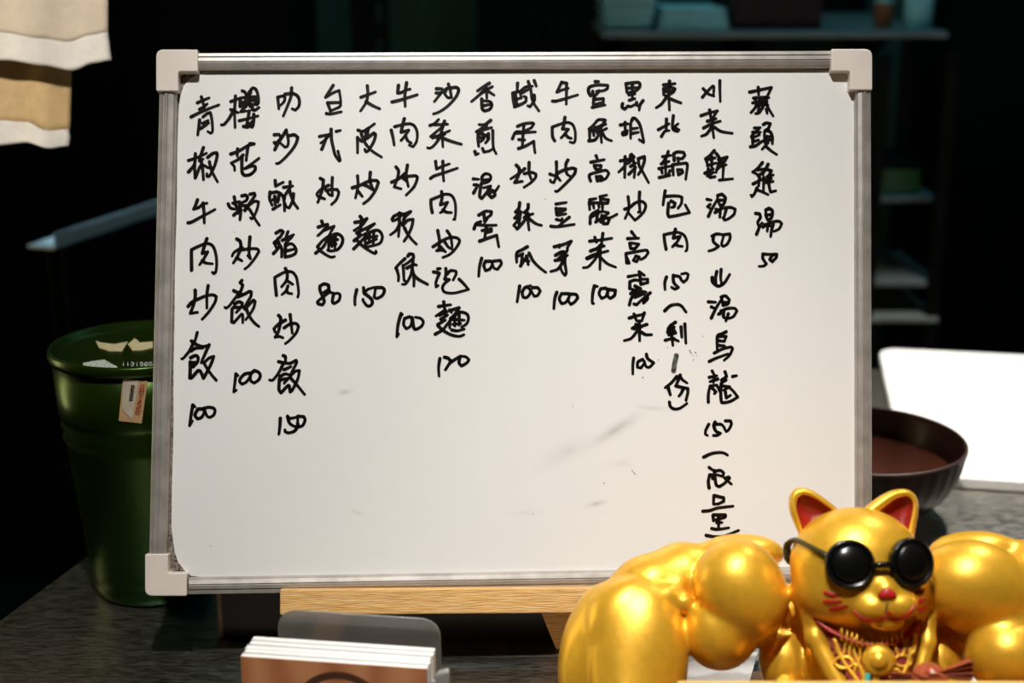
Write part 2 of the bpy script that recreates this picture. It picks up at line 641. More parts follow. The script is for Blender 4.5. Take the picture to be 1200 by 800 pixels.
def corner_cap(c, sx, sy, L, A):
    """L-shaped moulded cap; c outer corner px, sx/sy direction of arms"""
    p = [(0, 0), (L, 0), (L, A), (A, A), (A, L), (0, L)]
    rr = [9, 2, 2, 3, 2, 2]
    poly = rounded([(c[0] + sx * x, c[1] + sy * y) for x, y in p], rr)
    q = [px2b(x, y, 0.009) for x, y in poly]
    MB().prism([b2w(a.x, a.y, 0.0098) for a in q], BN * -0.0165).build('corner_cap', M_PLASTIC, wboard, bevel=0.0016, segs=4)


corner_cap((183, 58), 1, 1, 49, 26)
corner_cap((1022, 57.5), -1, 1, 48, 26)
corner_cap((170, 698), 1, -1, 49, 27)
corner_cap((1025, 685), -1, -1, 48, 27)

# handwriting: pen strokes traced in board coordinates, one part per menu column
STROKES = """# 青椒牛肉炒飯 100
@205,90
310,235 330,300 345,365
265,305 330,275 400,248
290,380 340,350 378,318
190,470 300,415 420,365 515,330
290,505 280,590 268,680
330,470 380,430 415,420 430,480 440,580 440,640 420,662 385,640
325,545 390,510
300,605 350,575 395,540
@205,165
240,150 232,300 235,440
160,230 250,200 330,165 370,145
160,365 215,300 240,240
335,80 310,150 285,235 330,215
305,230 325,330 335,455
240,430 275,345 305,290 345,290 390,315 430,310
385,195 440,150 490,140 495,180 470,280 430,370 400,415 375,415 375,385
405,245 420,320 450,390 500,480
@205,220
265,140 245,200 220,250 280,230 330,190 375,180
330,180 340,280 345,410
155,410 200,400 300,345 470,255
@205,265
195,515 195,400 195,290 215,265 340,210 400,205 450,240 480,330 490,430 480,530 455,555 440,540
375,145 350,220 320,320 385,300 340,380 290,450
320,400 360,430 440,440
@205,325
238,150 238,230 215,330 180,420 265,408
155,340 200,290 290,245 380,210 450,205 485,225 470,290 400,400 320,490
390,95 375,200 375,360
@205,385
262,45 245,110 225,170
195,145 250,185 330,210 400,190
215,170 170,260 100,345 80,352
190,260 240,230 330,225
185,340 240,315 270,335 265,390 215,450
400,190 360,280 320,370 310,400
180,390 180,480 175,575 200,570 270,490 300,500 335,580 380,500 430,400 455,325 400,345 340,400 380,470 430,540 485,605
190,400 245,390
200,440 245,420
@205,430
210,445 190,560 172,685 205,630
210,445 235,465
330,490 270,490 235,560 265,605 310,590 345,530 330,490
345,480 400,470 450,480 470,510 455,560 410,590 375,570 350,500
# 櫻花蝦炒飯 100
@205,90
710,225 700,400 705,595
655,290 750,255
695,380 640,480 580,555 545,562
655,385 740,420
765,345 765,250 825,240 830,320
770,300 820,295
790,165 820,180 840,230
765,345 830,325
830,345 790,385 770,410 835,400
885,190 890,155 915,130 950,150 975,220 980,300 960,330
870,180 880,350
880,240 945,235 945,320
890,280 940,275
885,330 945,320
855,205 850,330
905,345 910,385 940,390 985,360
870,400 860,470 835,590
755,515 860,490 975,458
925,440 920,550 905,590 870,570 850,530
805,580 850,590 900,530 920,520
@205,165
655,155 750,120 850,60 930,35 880,28 850,70
735,95 730,180
855,70 845,150 835,230
800,165 740,220 660,260 695,300 700,345
785,190 785,330 795,385 830,405 890,390 940,340 940,300 900,295 820,325 900,270 985,205
@205,220
625,190 650,235 700,250
695,105 710,180 740,300
680,180 760,160
690,320 740,280 780,260
760,190 770,290 762,375
740,240 700,190
785,95 830,85 850,110 835,150 790,170
880,75 930,65 935,95 890,160 820,250
760,200 850,210 930,160 980,165 970,230 930,330 900,365 885,350
830,210 880,260 930,350 990,440
820,265 850,230
@205,265
725,150 765,180 770,260 730,360 685,430
790,250 700,300 670,350
720,375 750,385 785,405
770,280 870,265 960,265 985,295 940,370 870,460 820,500
880,125 870,250 870,320 885,380 855,345
@205,325
785,35 765,60 795,90 770,160 700,250 640,330 600,360 585,350
690,155 740,180 800,200 870,165 895,170 890,220 850,290 810,360
740,225 800,205
700,310 750,285 790,300 780,340 720,410
690,350 780,350
670,370 665,520 690,530 780,430 795,440 795,530
820,370 920,265 940,280 925,350 880,430 830,495
840,370 870,450 930,530 985,575
@205,385
715,535 705,620 690,740 720,720
715,530 740,550
890,520 820,530 770,580 760,620 790,650 840,620 890,550 870,520
900,520 930,490 980,510 1000,550 980,600 930,635 890,610 880,540
# 叻沙鹹豬肉炒飯 150
@300,95
255,190 262,260 268,325
255,190 310,175 340,190 330,240 280,290
340,155 430,145 490,180 510,240 500,300 460,340 425,325
418,80 410,180 370,290 320,410
215,630 270,625 285,650
355,575 300,660 225,740
220,805 265,720 330,620 355,575 365,620 380,700 370,760 340,775 290,730
390,640 450,630 490,660 470,730 420,810 330,910 270,960 240,965
215,720 245,735
@300,165
225,465 230,530 320,485
165,600 160,680 190,755
180,610 250,600 310,640 330,720 335,820
220,650 225,750
270,640 255,720
200,690 270,690
200,800 285,750
325,545 430,530
400,480 400,560
380,580 340,640 335,690
390,580 420,660 440,720 490,790
440,620 430,700 390,785 355,770 340,730
@300,235
235,380 290,350 320,365 280,430 210,490
260,440 240,490
215,500 270,480
205,620 260,560 270,530
225,510 240,560
265,500 300,560 300,660
310,465 440,400
375,365 340,460
420,420 340,510
345,530 340,660 400,650 460,620 470,570 440,520 400,505 345,535
350,590 440,570
@300,300
240,460 228,350 220,250 300,205 350,185 420,185 470,240 490,330 500,430 490,480
345,145 365,190 360,280 300,360
360,285 430,330
375,350 350,410 305,450
360,400 375,430 420,440
@300,355
265,145 290,180 280,260 260,340 225,400 270,390 315,405
345,200 260,250 210,300 225,340
330,290 400,245 470,240 500,275 470,350 400,430 345,475
400,135 410,220 425,350
@300,400
320,165 345,180 345,240
265,235 330,250 400,255 470,220 475,250 440,320 400,400
320,260 270,360 200,450 160,450
330,330 410,295
280,410 340,380 390,390
275,440 270,560 295,600 370,520 390,520 400,590 430,560 490,440 510,340 460,350 400,410
290,450 380,430 330,490
400,420 480,510 570,620
@300,440
285,500 280,600 268,685
370,475 400,500 480,485
370,480 390,550 430,585 480,600
488,560 490,590 450,650 380,670 340,655 340,635
490,475 560,480 575,520 550,580 510,600 490,570 490,490
# 台式炒麵 80
@300,95
905,50 860,120 815,190 900,140 975,110 985,170 995,240
840,255 855,300 870,345
850,255 990,250 980,300 870,350
825,380 880,385 1000,360
745,650 860,625
880,565 885,680 910,800 930,870 975,935 985,920 960,820
940,590 990,578
860,625 810,690 760,725
770,800 805,720 830,640
@300,165
755,440 790,460 780,560 740,680 725,720
850,520 760,570 715,620 725,650
750,660 805,680
895,430 890,540 895,640 860,630 820,570
820,580 890,570 950,570 970,610 940,690 885,745
@300,235
770,240 790,290
730,310 790,290 840,275
840,290 790,350 725,410
790,350 915,300 860,400
720,540 780,470 840,420
700,615 790,540 830,460
720,540 770,600 870,660 920,655
860,420 850,580
860,420 950,390 1010,430 1010,500 960,570 880,590 840,580
890,430 890,540
930,420 925,560
860,470 960,455
860,515 940,510
@300,300
860,410 800,425 850,390 850,340 800,325 750,350 750,400 780,470 800,530 780,570 730,560 725,530 800,470 860,425 920,440
910,440 895,530 915,555 970,520 985,460 960,435 910,440
# 大阪炒麵 150
@400,85
305,155 310,260 290,350 225,450
230,290 400,228
290,340 360,385 450,425
@400,135
195,175 250,190 320,150 390,100
190,260 190,440
190,265 240,310
235,220 270,310 350,410 470,490
290,200 280,290
300,270 380,210 400,230 380,310 320,410 290,430 275,400
290,170 320,150 310,220
@400,190
190,160 195,280 165,420
130,300 220,270 330,220 410,215 435,240 400,330 330,430 260,485
340,120 335,220 370,310
270,265 320,290 370,325
200,345 245,400
@400,245
220,85 240,120 220,210
160,155 240,140 300,110 240,190 150,250
180,280 390,170 300,250
230,230 200,310
150,370 240,300
145,465 220,390 300,300
170,350 260,440 380,515 410,510 405,490
280,290 280,430
270,300 390,250 450,260 480,320 460,390 400,420 290,445
330,280 325,380
380,260 375,420
280,340 420,315
300,400 415,350
@400,320
180,195 160,290 160,370
260,170 265,235 310,190 390,165
270,235 340,290 365,340 340,380 300,380 255,320 255,305
400,170 480,170 505,205 480,260 420,295 385,280 400,180
# 牛肉炒板條 100
@400,85
670,150 660,240 700,235 760,205 805,195
765,120 745,260 748,395
595,345 700,320 890,260
@400,135
585,175 605,260 620,350
625,135 700,115 800,100 860,130 890,210 880,310 840,370 795,350
738,40 720,110 700,200 790,175 740,250 700,295
755,250 780,300 820,325
@400,190
640,55 670,100 660,180 620,290 700,312
590,235 680,190 740,130
775,35 760,150 785,285
710,170 790,165 870,160 890,190 850,290 760,385
720,180 760,220
@400,245
680,45 680,180 670,320
595,120 620,80 690,50 720,60 650,120 600,140
690,160 640,250 575,300
700,60 740,60 810,30 740,100 720,190 780,130 840,120 830,190 790,290 735,375
740,220 770,280 820,350 880,410
745,580 680,640 635,690
645,690 670,780 668,840
725,660 730,740 735,830 750,840
780,550 800,525 840,530 845,570 790,620 730,660
770,690 840,650 880,655
840,600 830,700 810,780 760,870 715,880
830,700 850,800 850,900
840,760 900,820 1010,880
@400,320
700,475 665,600 650,745 670,710
700,475 715,485
800,510 740,530 730,600 760,650 810,620 825,540 800,510
830,520 850,640 880,655 940,620 960,570 930,530 870,515
# 沙茶牛肉炒泡麵 120
@490,85
215,190 280,190
210,240 270,240 190,340
265,240 340,180
355,135 375,200 390,290 350,295 310,250 340,190
380,180 450,175 475,210 440,290 350,390 250,460 180,485
@490,145
140,20 190,0 240,-50
190,10 270,10 345,5
310,-30 280,40
150,150 230,80 290,30
170,165 260,130 370,80
290,30 260,130
250,170 190,250 140,285 110,280
280,100 290,270
290,170 400,210 505,240
225,165 315,120
205,440 215,530 280,500 365,470
290,440 290,560 300,670
145,640 190,610 300,575 460,520
@490,205
165,440 150,350 150,290 250,250 320,225 390,240 430,310 440,420 430,520 415,520
275,195 280,270 260,350 345,320 290,420 260,440
290,410 330,435 390,440
@490,250
230,200 250,320 240,420
175,390 300,310 390,280 460,290 485,330 440,410 370,480 290,515
340,205 380,270 400,390
310,330 350,390 400,420
220,435 265,430 310,440
260,390 320,450
@490,300
230,150 260,145
180,185 250,200 210,300 210,360 235,345
325,145 325,220 310,270 365,275 310,320 285,370 310,420 400,435 500,415 590,390
340,210 380,170 440,175 445,210 410,280
480,270 540,330 590,390
@490,365
300,-115 310,-30
240,-60 380,-80
320,-20 210,50
250,40 345,0
290,10 335,50
265,90 345,40
230,150 320,100
200,265 290,210 370,110
230,160 280,210 380,270 480,290 535,270
370,-20 390,10
400,-20 480,-45 440,20 380,90 370,190
380,80 480,10 560,20 590,70 570,140 510,180
430,50 430,170
480,40 480,160
400,90 540,100
410,150 500,140
395,215 460,225 540,205
255,550 240,650 245,755
310,535 350,545 385,580 320,680
385,590 480,530
490,530 480,600 510,635 570,600 595,565 560,530 490,520
# 香煎混蛋 100
@490,85
835,125 760,170 695,215
740,240 870,165
800,180 720,260 625,340
800,180 805,300
820,220 890,265
745,310 750,420 780,450 840,430 865,380 840,340 760,330
760,390 840,375
@490,145
850,-40 780,10 715,10
800,20 680,95
690,90 860,45
705,120 700,180 710,265
710,120 760,115 770,170 730,210
720,165 770,160
800,130 820,180 790,225
825,115 830,180
875,80 880,270 915,350
665,325 675,360 705,350
755,290 770,330 830,320 880,290
@490,205
645,45 710,50
655,115 690,110
650,210 700,120
750,70 750,20 790,-15 840,0 850,40 820,80 760,100
770,60 830,50
740,100 720,240 745,275 800,210 850,130 770,150
800,210 900,190 945,130
820,220 860,265 900,240 890,190 820,160
710,470 790,425 860,430 850,470 790,510
770,460 780,550 810,510
655,630 680,570 735,545
690,580 800,590 915,588
800,600 780,740
750,650 860,630 860,660 790,680
720,775 820,740 920,705 930,760 945,840
@490,250
745,525 720,620 710,735
850,560 790,560 770,610 790,670 840,650 870,590 850,555
880,560 960,550 975,590 930,655 890,640 870,590
# 鹹蛋炒絲瓜 100
@590,85
165,125 160,230
110,240 115,330 130,400
110,240 190,220 210,300
140,260 160,380
125,320 200,300
130,400 210,370 260,340 265,290 240,280
200,220 260,170 340,160
215,240 290,200
290,105 320,200 340,330 415,450
360,265 360,330 310,400 285,390
360,95 385,160
@590,135
165,130 240,100 330,90 355,100 320,150 230,190
240,110 230,200
105,275 140,200 200,190
150,210 290,200 375,195
230,210 225,290 220,370
180,285 250,290
175,390 260,360 355,305 360,370 370,440
@590,185
150,85 185,130 170,220 130,290 220,275
250,125 170,190 85,245
300,55 300,170 325,250
245,185 330,170 380,190 375,230 320,290 240,345
@590,230
190,75 180,140 140,185 190,190 130,255 190,255 120,340 160,380
200,180 180,330
160,380 210,330 290,230 345,205
290,95 285,150 240,190 290,200 240,250 300,240
285,210 290,310 300,395
310,270 380,320 445,340
@590,290
280,-10 220,25 155,65 155,170
220,80 215,140 200,215
170,100 230,70
200,215 260,120
270,100 290,200
260,150 300,160
300,65 350,160 430,240 495,290
190,450 175,540 160,635
250,470 220,520 230,580 270,585 310,540 310,490 260,460 320,445
340,470 400,470 430,510 400,560 360,570 320,500
# 牛肉炒豆芽 100
@590,85
680,115 650,180 625,230 700,200 760,185
680,115 740,125 735,370
575,335 640,330 870,262
@590,135
600,300 575,250 570,140 680,100 750,85 810,110 840,190 840,290 820,325 780,315
720,25 705,120 690,160 760,165 710,230 675,265
720,220 760,260 795,270
@590,185
620,45 620,200 590,290 555,280 550,260
545,190 600,210
620,210 665,265
620,190 690,150 800,120 845,130 830,190 740,290 640,385 610,390
755,25 730,80 740,180 780,215
@590,230
615,90 735,72
615,140 620,220
620,145 730,145
630,190 725,160
640,220 730,205
620,270 670,280 690,260
770,245 690,310 650,345
555,350 640,355 830,328
595,590 700,565 795,525 750,600 750,630
655,570 655,600
610,690 680,650 740,650
605,750 680,740 750,690
690,690 620,750
@590,290
720,60 720,180 735,290 720,325 690,290 670,240
700,160 640,250 555,280
625,525 600,600 590,715
760,540 680,540 655,600 680,655 730,640 770,570 760,535
780,545 850,550 870,590 830,640 790,665 760,620 780,550
# 宮保高麗菜 100
@675,85
225,105 265,105
170,270 145,220 160,170 250,145 370,150 365,190 310,215 240,220
195,220 210,290
270,215 210,290
210,300 200,370
215,315 320,305 320,350 230,370
190,408 340,380
@675,135
335,55 260,55 210,110 150,160
160,170 160,300
150,300 220,290 260,240
340,60 300,130 200,200
200,170 210,240
220,150 350,105
250,210 360,155
290,120 290,220 300,320
310,210 350,270 415,300
235,475 250,510
175,550 330,520
215,590 235,630 280,640 295,590 230,585
170,770 155,720 170,690 260,665 350,645 385,680 350,740 290,770
240,720 250,770 310,740 290,715 240,720
@675,225
160,90 235,75
155,120 160,205
160,130 260,125 270,180
200,140 210,190
280,55 360,35
290,70 290,130 370,130 380,90 290,80
310,150 310,200
165,370 175,270 260,210
180,290 290,230 380,240
250,260 240,350
230,350 380,250
290,350 300,270
320,280 320,370 370,370 390,320 340,300 400,300 480,260
160,575 300,560 420,540
220,530 240,590
315,485 300,600
170,690 330,630
300,610 220,680
125,775 220,730 375,690
@675,290
260,40 250,100 150,220 85,235
285,-20 280,255
130,130 260,80
290,120 370,190 465,230
215,450 195,540 190,640 205,655
215,450 250,455
350,475 290,480 270,540 300,595 350,570 370,500 340,475
380,490 460,500 450,560 400,595 370,560 380,490
# 黑胡椒炒高麗菜 100
@675,85
585,130 595,235
590,130 720,115 750,135 740,180 680,225 600,235
660,130 660,310
600,185 720,175
620,260 690,250
625,325 690,305
545,365 540,405 570,430 610,390 640,400 690,375
710,350 715,390
785,330 750,380 740,440
@675,135
520,115 610,100
575,85 575,170
545,210 550,230 590,220 600,180 545,200
640,100 640,270
650,70 665,35 700,45 750,120 790,290 790,320 740,285
650,160 720,150
650,215 730,200
575,485 570,730
520,535 640,510
570,600 500,665
640,465 630,520 600,570
650,460 680,490 620,560
670,530 690,630 680,730
620,690 700,610
640,600 700,560
730,510 740,590 780,660 850,790
730,510 800,485 800,540 770,630 730,695
@675,185
610,455 620,590 575,710
570,600 630,580 690,530 770,510 815,550 800,620 740,690 690,730 620,650
745,400 740,500 750,630 730,635
@675,225
650,465 700,530
605,545 735,540
630,600 640,660 690,660 735,610 640,595
595,830 585,720 700,700 820,680 845,710 810,760 760,790
@675,290
620,180 600,120
700,100 740,110 710,165 670,150 700,100
610,340 750,315
740,285 800,325
630,480 630,400 690,380 760,390
750,340 760,430 840,410 840,370 760,370
690,450 760,480
640,540 720,470
625,670 650,590 720,500 820,520
680,540 760,520
690,580 800,540
680,660 710,670 780,600
870,530 800,590 790,650 840,600 830,560
660,490 740,560
@675,365
625,75 730,45 800,30
680,30 710,110
800,15 770,110
660,195 740,150
830,150 740,180 680,205
740,110 745,340
730,210 650,310 565,340
760,240 820,270 885,270
700,150 760,190
675,545 665,630 665,730
780,560 725,590 720,650 760,660 800,600 780,560
825,500 840,550 910,600 860,650 820,640 800,580
# 東北鍋包肉 150 (剩1份)
@760,85
175,145 310,130
245,100 235,230 240,330 245,440
175,190 175,260
180,190 250,170 310,190 290,230 220,270 180,265
190,225 290,210
210,290 150,370 90,412
260,310 320,335 380,357
210,545 205,680
115,670 240,600
150,750 190,690 240,680
290,505 280,620 290,670 340,690 355,670 300,640 345,600
@760,140
230,375 210,440 150,520
165,435 260,420
150,520 240,490
120,575 260,545
200,450 200,660
150,580 160,630
250,600 230,650
125,680 250,655
300,480 295,400 340,380 410,385 425,420 390,460 340,450 350,500
280,540 290,650
280,530 440,510 455,540 435,700
340,590 390,590 400,620 350,650 340,600
@760,200
195,235 180,320 170,400
200,300 330,295 390,310 385,380 345,440
265,355 310,380 300,420 270,430
235,380 225,500 240,540 330,525 480,490 430,400
@760,255
205,370 190,290 180,200 300,175 360,175 420,210 450,290 450,370 435,390
315,135 300,200 290,240 370,220 330,290 280,340
310,310 350,330 395,335
@760,310
210,145 190,210 193,290
290,125 290,190 310,230 350,265 310,285 270,265
300,130 360,140 385,180 410,205 450,170 465,115 440,100 385,110
%
190,540 250,485 320,465 380,480 440,555
@760,370
315,75 250,120 220,190
230,200 300,130
260,120 270,220 285,345
230,150 300,140
230,185 310,175
240,220 320,200
195,285 300,260
270,260 350,295
380,130 390,250
425,95 430,200 437,320
@760,410
330,310 270,380 195,440
230,440 255,525
370,295 345,360 320,420
370,310 400,350 450,385
320,420 400,440 460,450 460,500 438,590
410,450 380,510 355,540
245,610 255,660 300,690 370,680 450,625
# 刈菜雞湯50以湯烏龍 150 (限量)
@760,85
640,190 700,250 765,275
630,290 690,220 750,160 765,170 760,270
835,95 835,200 840,340
615,505 720,470 810,450
715,440 730,530
800,450 750,540
690,570 790,540
645,650 740,600 840,570
750,540 750,650 765,765
740,640 680,720 620,745
770,640 850,690 980,712
@760,140
770,365 720,420 665,460
670,460 690,520
690,470 780,450
690,540 790,510
740,440 740,560
660,630 760,580
700,580 720,680 780,670
690,660 760,620
795,400 830,470 790,620
820,470 920,440 870,520 800,590
850,480 860,550 910,530
880,500 870,690
830,710 985,695
@760,200
685,335 735,345
720,395 690,420 720,440
700,535 740,450 810,330
810,290 860,275 900,320 880,390 840,410 810,340 810,290
830,345 890,345
780,490 860,440 960,430 1015,450 1000,510 940,560 890,580 870,550
840,460 835,545
910,450 880,560
790,450 830,470
@760,255
745,215 800,190 870,200
760,220 760,280 820,335 770,370 705,390
880,200 950,190 955,240 920,310 875,335 855,310 880,210
@760,310
745,150 750,200 790,240 830,250 890,210 950,115
800,80 785,150 790,230
850,55 845,150 855,220
700,435 785,440
735,495 770,510
735,625 790,510 860,400
850,380 900,365 945,410 930,460 870,480 860,400
870,440 930,440
820,580 900,520 1000,510 1035,540 990,610 910,630 870,600
880,540 880,620
935,575 905,660
850,540 840,580
@760,370
910,185 860,210 805,240 805,400
820,240 910,240 890,290
820,290 890,300
820,345 890,350
770,435 860,390 960,365 985,385 950,460 885,520
710,535 780,500 930,445
@760,410
745,245 770,290
710,320 800,300
810,340 720,370
770,310 760,380
700,610 700,520 720,420 800,410 830,480
750,450 790,490 770,510
895,255 915,310 850,350
905,350 850,400 850,590 880,615 960,600 1045,550 1000,490 960,450
860,420 950,430 880,470
900,490 910,560 960,530
985,310 1030,300
@780,470
505,270 470,340 465,385 490,400
580,245 565,290 590,350 640,375 600,400 560,400
590,270 650,270 690,310
700,230 760,230 770,270 740,330 710,355 690,320
%
445,655 530,615 610,600 680,605 725,630
@780,520
510,275 550,305
510,515 500,440 515,360 540,360 550,410
570,310 590,470 630,500 690,460 750,400 740,385 690,400 770,470
570,320 640,310 680,340 670,380 600,360
@780,570
565,105 560,205
570,105 680,130 680,170 620,200 570,205
435,288 520,280 610,250 790,228
555,340 560,400
560,330 700,330 690,360 580,390
620,340 620,480
600,420 660,420
540,490 610,500 740,482
475,570 560,585 660,585 740,560 855,512
# 蒜頭雞湯 50
@840,90
385,180 480,160 640,125 600,210 580,240
485,125 490,210
430,250 500,240 610,245
420,305 590,295
450,260 460,340 400,420
500,260 490,370 480,430 455,430
560,240 550,330 500,420
580,250 590,340 660,460
470,330 600,330
530,280 540,370
580,380 590,430
@840,140
440,100 510,95
490,110 410,190 410,220 500,180
420,150 510,150
420,230 420,290
430,260 490,240
395,320 450,310 540,250
545,60 580,40 625,50 600,110 560,140 560,270
570,130 620,140 650,200 650,285
570,200 630,200
570,240 630,240
600,270 530,350
580,320 640,370 700,410
@840,185
535,55 470,130 420,165 470,190
600,75 560,150 480,210
480,140 560,130 540,200
500,210 490,330
425,305 550,240
550,230 545,390
470,350 440,420 410,455 400,435
460,370 540,400 600,430
600,140 640,150 600,220
590,220 660,200
580,290 660,275
620,200 610,310 630,400 690,385
580,260 640,240
@840,240
455,100 500,105 510,150 480,200 490,250
465,345 500,260 530,210
575,60 610,40 650,70 640,150 600,180 575,130 575,60
585,120 650,110
540,260 620,210 720,190 760,220 730,280 670,310
600,220 590,310
660,230 640,300 630,370
560,230 640,250
540,575 540,630 580,690 550,715 495,720
545,575 620,580 700,575
700,580 650,590 620,640 650,665 700,610 690,580"""
ox = oy = 0.0
line = None
linetitle = ''


note_from = None


def flush():
    global line, note_from
    if line:
        head = line if note_from is None else line[:note_from]
        note = [] if note_from is None else line[note_from:]
        spans = sorted(((min(p.y for p in pts), max(p.y for p in pts)) for pts, hw in head))
        cut = None
        top_ = spans[0][1]
        for lo_, hi_ in spans[1:]:
            if lo_ - top_ > 0.0028:
                cut = (lo_ + top_) / 2
                break
            top_ = max(top_, hi_)
        words = linetitle.split(' ')
        dish, price = [], []
        for pts, hw in head:
            (price if cut is not None and sum(p.y for p in pts) / len(pts) <= cut else dish).append((pts, hw))
        for nm, lb, items in (('handwritten_dish', 'black marker dish name reading ' + words[0], dish),
                              ('handwritten_price', 'black marker price reading ' + words[1], price),
                              ('handwritten_note', 'black marker note reading ' + words[-1], note)):
            mb = MB()
            for pts, hw in items:
                ribbon(mb, pts, hw, lambda u, v: b2w(u, v, 0.00025), (1.10, 0.86))
            if mb.v:
                mb.build(nm, M_INK, wboard, label=lb)
    line = []
    note_from = None


def strokes_of(text):
    for row in text.strip().splitlines():
        yield row.strip()


wr_rng = random.Random(3)
for row in strokes_of(STROKES):
    if not row:
        continue
    if row.startswith('#'):
        flush()
        linetitle = row[1:].strip()
    elif row == '%':
        note_from = len(line)
    elif row.startswith('@'):
        ox, oy = [float(t) for t in row[1:].split(',')]
    else:
        pts = []
        for t in row.split():
            a, c = t.split(',')
            pts.append(px2b(ox + float(a) / 10, oy + float(c) / 10))
        pts = smooth_path(pts, 4)
        hw = 0.00140 * wr_rng.uniform(0.94, 1.06)
        line.append((pts, hw))
flush()
g = MB()
ribbon(g, [px2b(792.5, 416.5), px2b(790.5, 426), px2b(789.3, 434.5)], 0.0021, lambda u, v: b2w(u, v, 0.00025))
g.build('wiped_digit_stroke', M_INKGREY, wboard, label='grey half-wiped marker stroke for the digit 1')
sp = MB()
for (x, y, r) in ((808.5, 411, .9), (809.8, 413.5, .8), (815, 413, .8), (812, 416.5, .5), (816.5, 416.5, .5), (812.5, 421.5, .6), (823.5, 394, .6),
                  (782, 407, .6), (771.5, 421.5, .6), (753, 442.5, .7), (741, 551.5, .8), (743, 554, .7), (744.5, 555.5, .5), (708, 566, .7), (671, 476, .6),
                  (753.5, 442, .5), (625, 602, .6), (247, 640, .5), (265, 678, .6), (246, 245, .5), (275, 272, .6), (639, 233.5, .6)):
    p = px2b(x, y)
    k = 0.0007 * r
    m = 8
    sp.add([b2w(p.x + k * math.cos(6.283 * i / m), p.y + k * math.sin(6.283 * i / m), 0.00025) for i in range(m)], [tuple(range(m))])
sp.build('ink_specks', M_INK, wboard)['kind'] = 'stuff'

# ------------------------------------------------------------------ easel
easel = thing('tabletop_easel', 'light oak tabletop easel whose ledge holds the whiteboard', 'easel', b2w(-0.02, -0.285, -0.02))
s0 = px2b(328, 689.5, 0.015)
s1 = px2b(712, 688.5, 0.015)
vtop = min(px2b(600, 689, 0.015).y, -0.2275)
th = 0.0205
sh_len = s1.x - s0.x


def ledge_box(u0, u1, v0, v1, w0, w1):
    return MB().box(b2w(u0, v0, w0), BX * (u1 - u0), BY * (v1 - v0), BN * (w1 - w0))


# the ledge: horizontal plank in front of / under the lower rail
lslope = (px2b(700, 688.5, 0.015).y - px2b(340, 689.5, 0.015).y)
ya = px2b(328, 690.5, 0.015).y
yb = px2b(712, 688, 0.015).y
lw0, lw1 = -0.02, 0.015
led = MB()
pa = [b2w(s0.x, ya, lw1), b2w(s1.x, yb, lw1), b2w(s1.x, yb - th, lw1), b2w(s0.x, ya - th, lw1)]
led.prism(pa, BN * (lw0 - lw1))
led.build('ledge', M_OAK, easel, bevel=0.0012)


def hit_table(p, d):
    return p + d * (-p.z / d.z)


cu = (s0.x + s1.x) / 2
for sgn in (1, -1):
    # splayed front legs start behind the board and come down under the ledge
    P1 = px2b(651, 718, -0.012)
    dx = (P1.x - cu)
    a = b2w(cu + sgn * 0.004, -0.03, -0.029)
    c = b2w(cu + sgn * dx, P1.y, -0.029)
    e = hit_table(c, (c - a).normalized()) + (a - c).normalized() * 0.006
    MB().bar(a, e, 0.022, 0.012, BX).build('leg', M_OAK, easel, bevel=0.001)
MB().bar(b2w(cu, -0.222, -0.0165), b2w(cu, 0.17, -0.0165), 0.03, 0.010, BX).build('upright', M_OAK, easel, bevel=0.001)
a = b2w(cu, 0.15, -0.029)
e = Vector((a.x, a.y + 0.17, 0.0045))
MB().bar(a, e, 0.02, 0.012, BX).build('rear_leg', M_OAK, easel, bevel=0.001)

# ------------------------------------------------------------------ dark box behind the easel
bx0, bx1 = -0.250, 0.115
bxy = 1.100
dbox = thing('lacquered_box', 'dark brown glossy box low behind the easel ledge', 'box', (-0.07, bxy + 0.05, 0))
MB().abox(bx0, bx1, bxy, bxy + 0.10, 0.0, 0.046).build('body', M_BOX, dbox, bevel=0.002)
MB().abox(bx0 - 0.0004, bx0 + 0.0035, bxy - 0.0012, bxy + 0.002, 0.0, 0.047).build('edge_trim', M_TRIM, dbox, bevel=0.0005, label='brown edge trim')
MB().abox(bx0 - 0.001, bx1 + 0.001, bxy - 0.001, bxy + 0.101, 0.0462, 0.050).build('lid', M_BOX, dbox, bevel=0.001)

# ------------------------------------------------------------------ green jar
JC = Vector((-0.330, 1.210, 0))
JS, JZ = 0.92, 1.04                       # radius and height of the jar against its first sketch
jar = thing('green_plastic_jar', 'dark green lidded plastic jar with torn stickers, behind the left edge of whiteboard', 'jar', JC)
jr = 0.084
body = [(0.0, 0.0), (0.056, 0.0), (0.060, 0.004), (0.0615, 0.010), (0.0600, 0.016), (0.0635, 0.021), (0.0625, 0.027), (0.0640, 0.032),
        (0.0745, 0.140), (0.0775, 0.146), (0.0755, 0.151), (0.0785, 0.156), (0.0765, 0.161), (0.0790, 0.166), (0.0800, 0.1685),
        (0.0818, 0.212), (0.0, 0.213)]
MB().lathe([(a * JS, c * JZ) for a, c in body], JC, 72).build('body', M_GREEN, jar, smooth=True)
MB().lathe([(a * JS, c * JZ) for a, c in ((0.0805, 0.2135), (0.0845, 0.2140), (0.0855, 0.217), (0.0852, 0.221), (0.0836, 0.2235), (0.0800, 0.2225), (0.0770, 0.2190),
            (0.0730, 0.2175), (0.0, 0.2178))], JC, 72).build('lid', M_GREEN, jar, smooth=True)
lidz = 0.2186 * JZ


def lid_patch(name, pxs, mat, dz=0.0, lab=None):
    pts = [on_z(x, y, lidz + dz) for x, y in pxs]
    return MB().prism(pts, (0, 0, -0.0006)).build(name, mat, jar, label=lab)


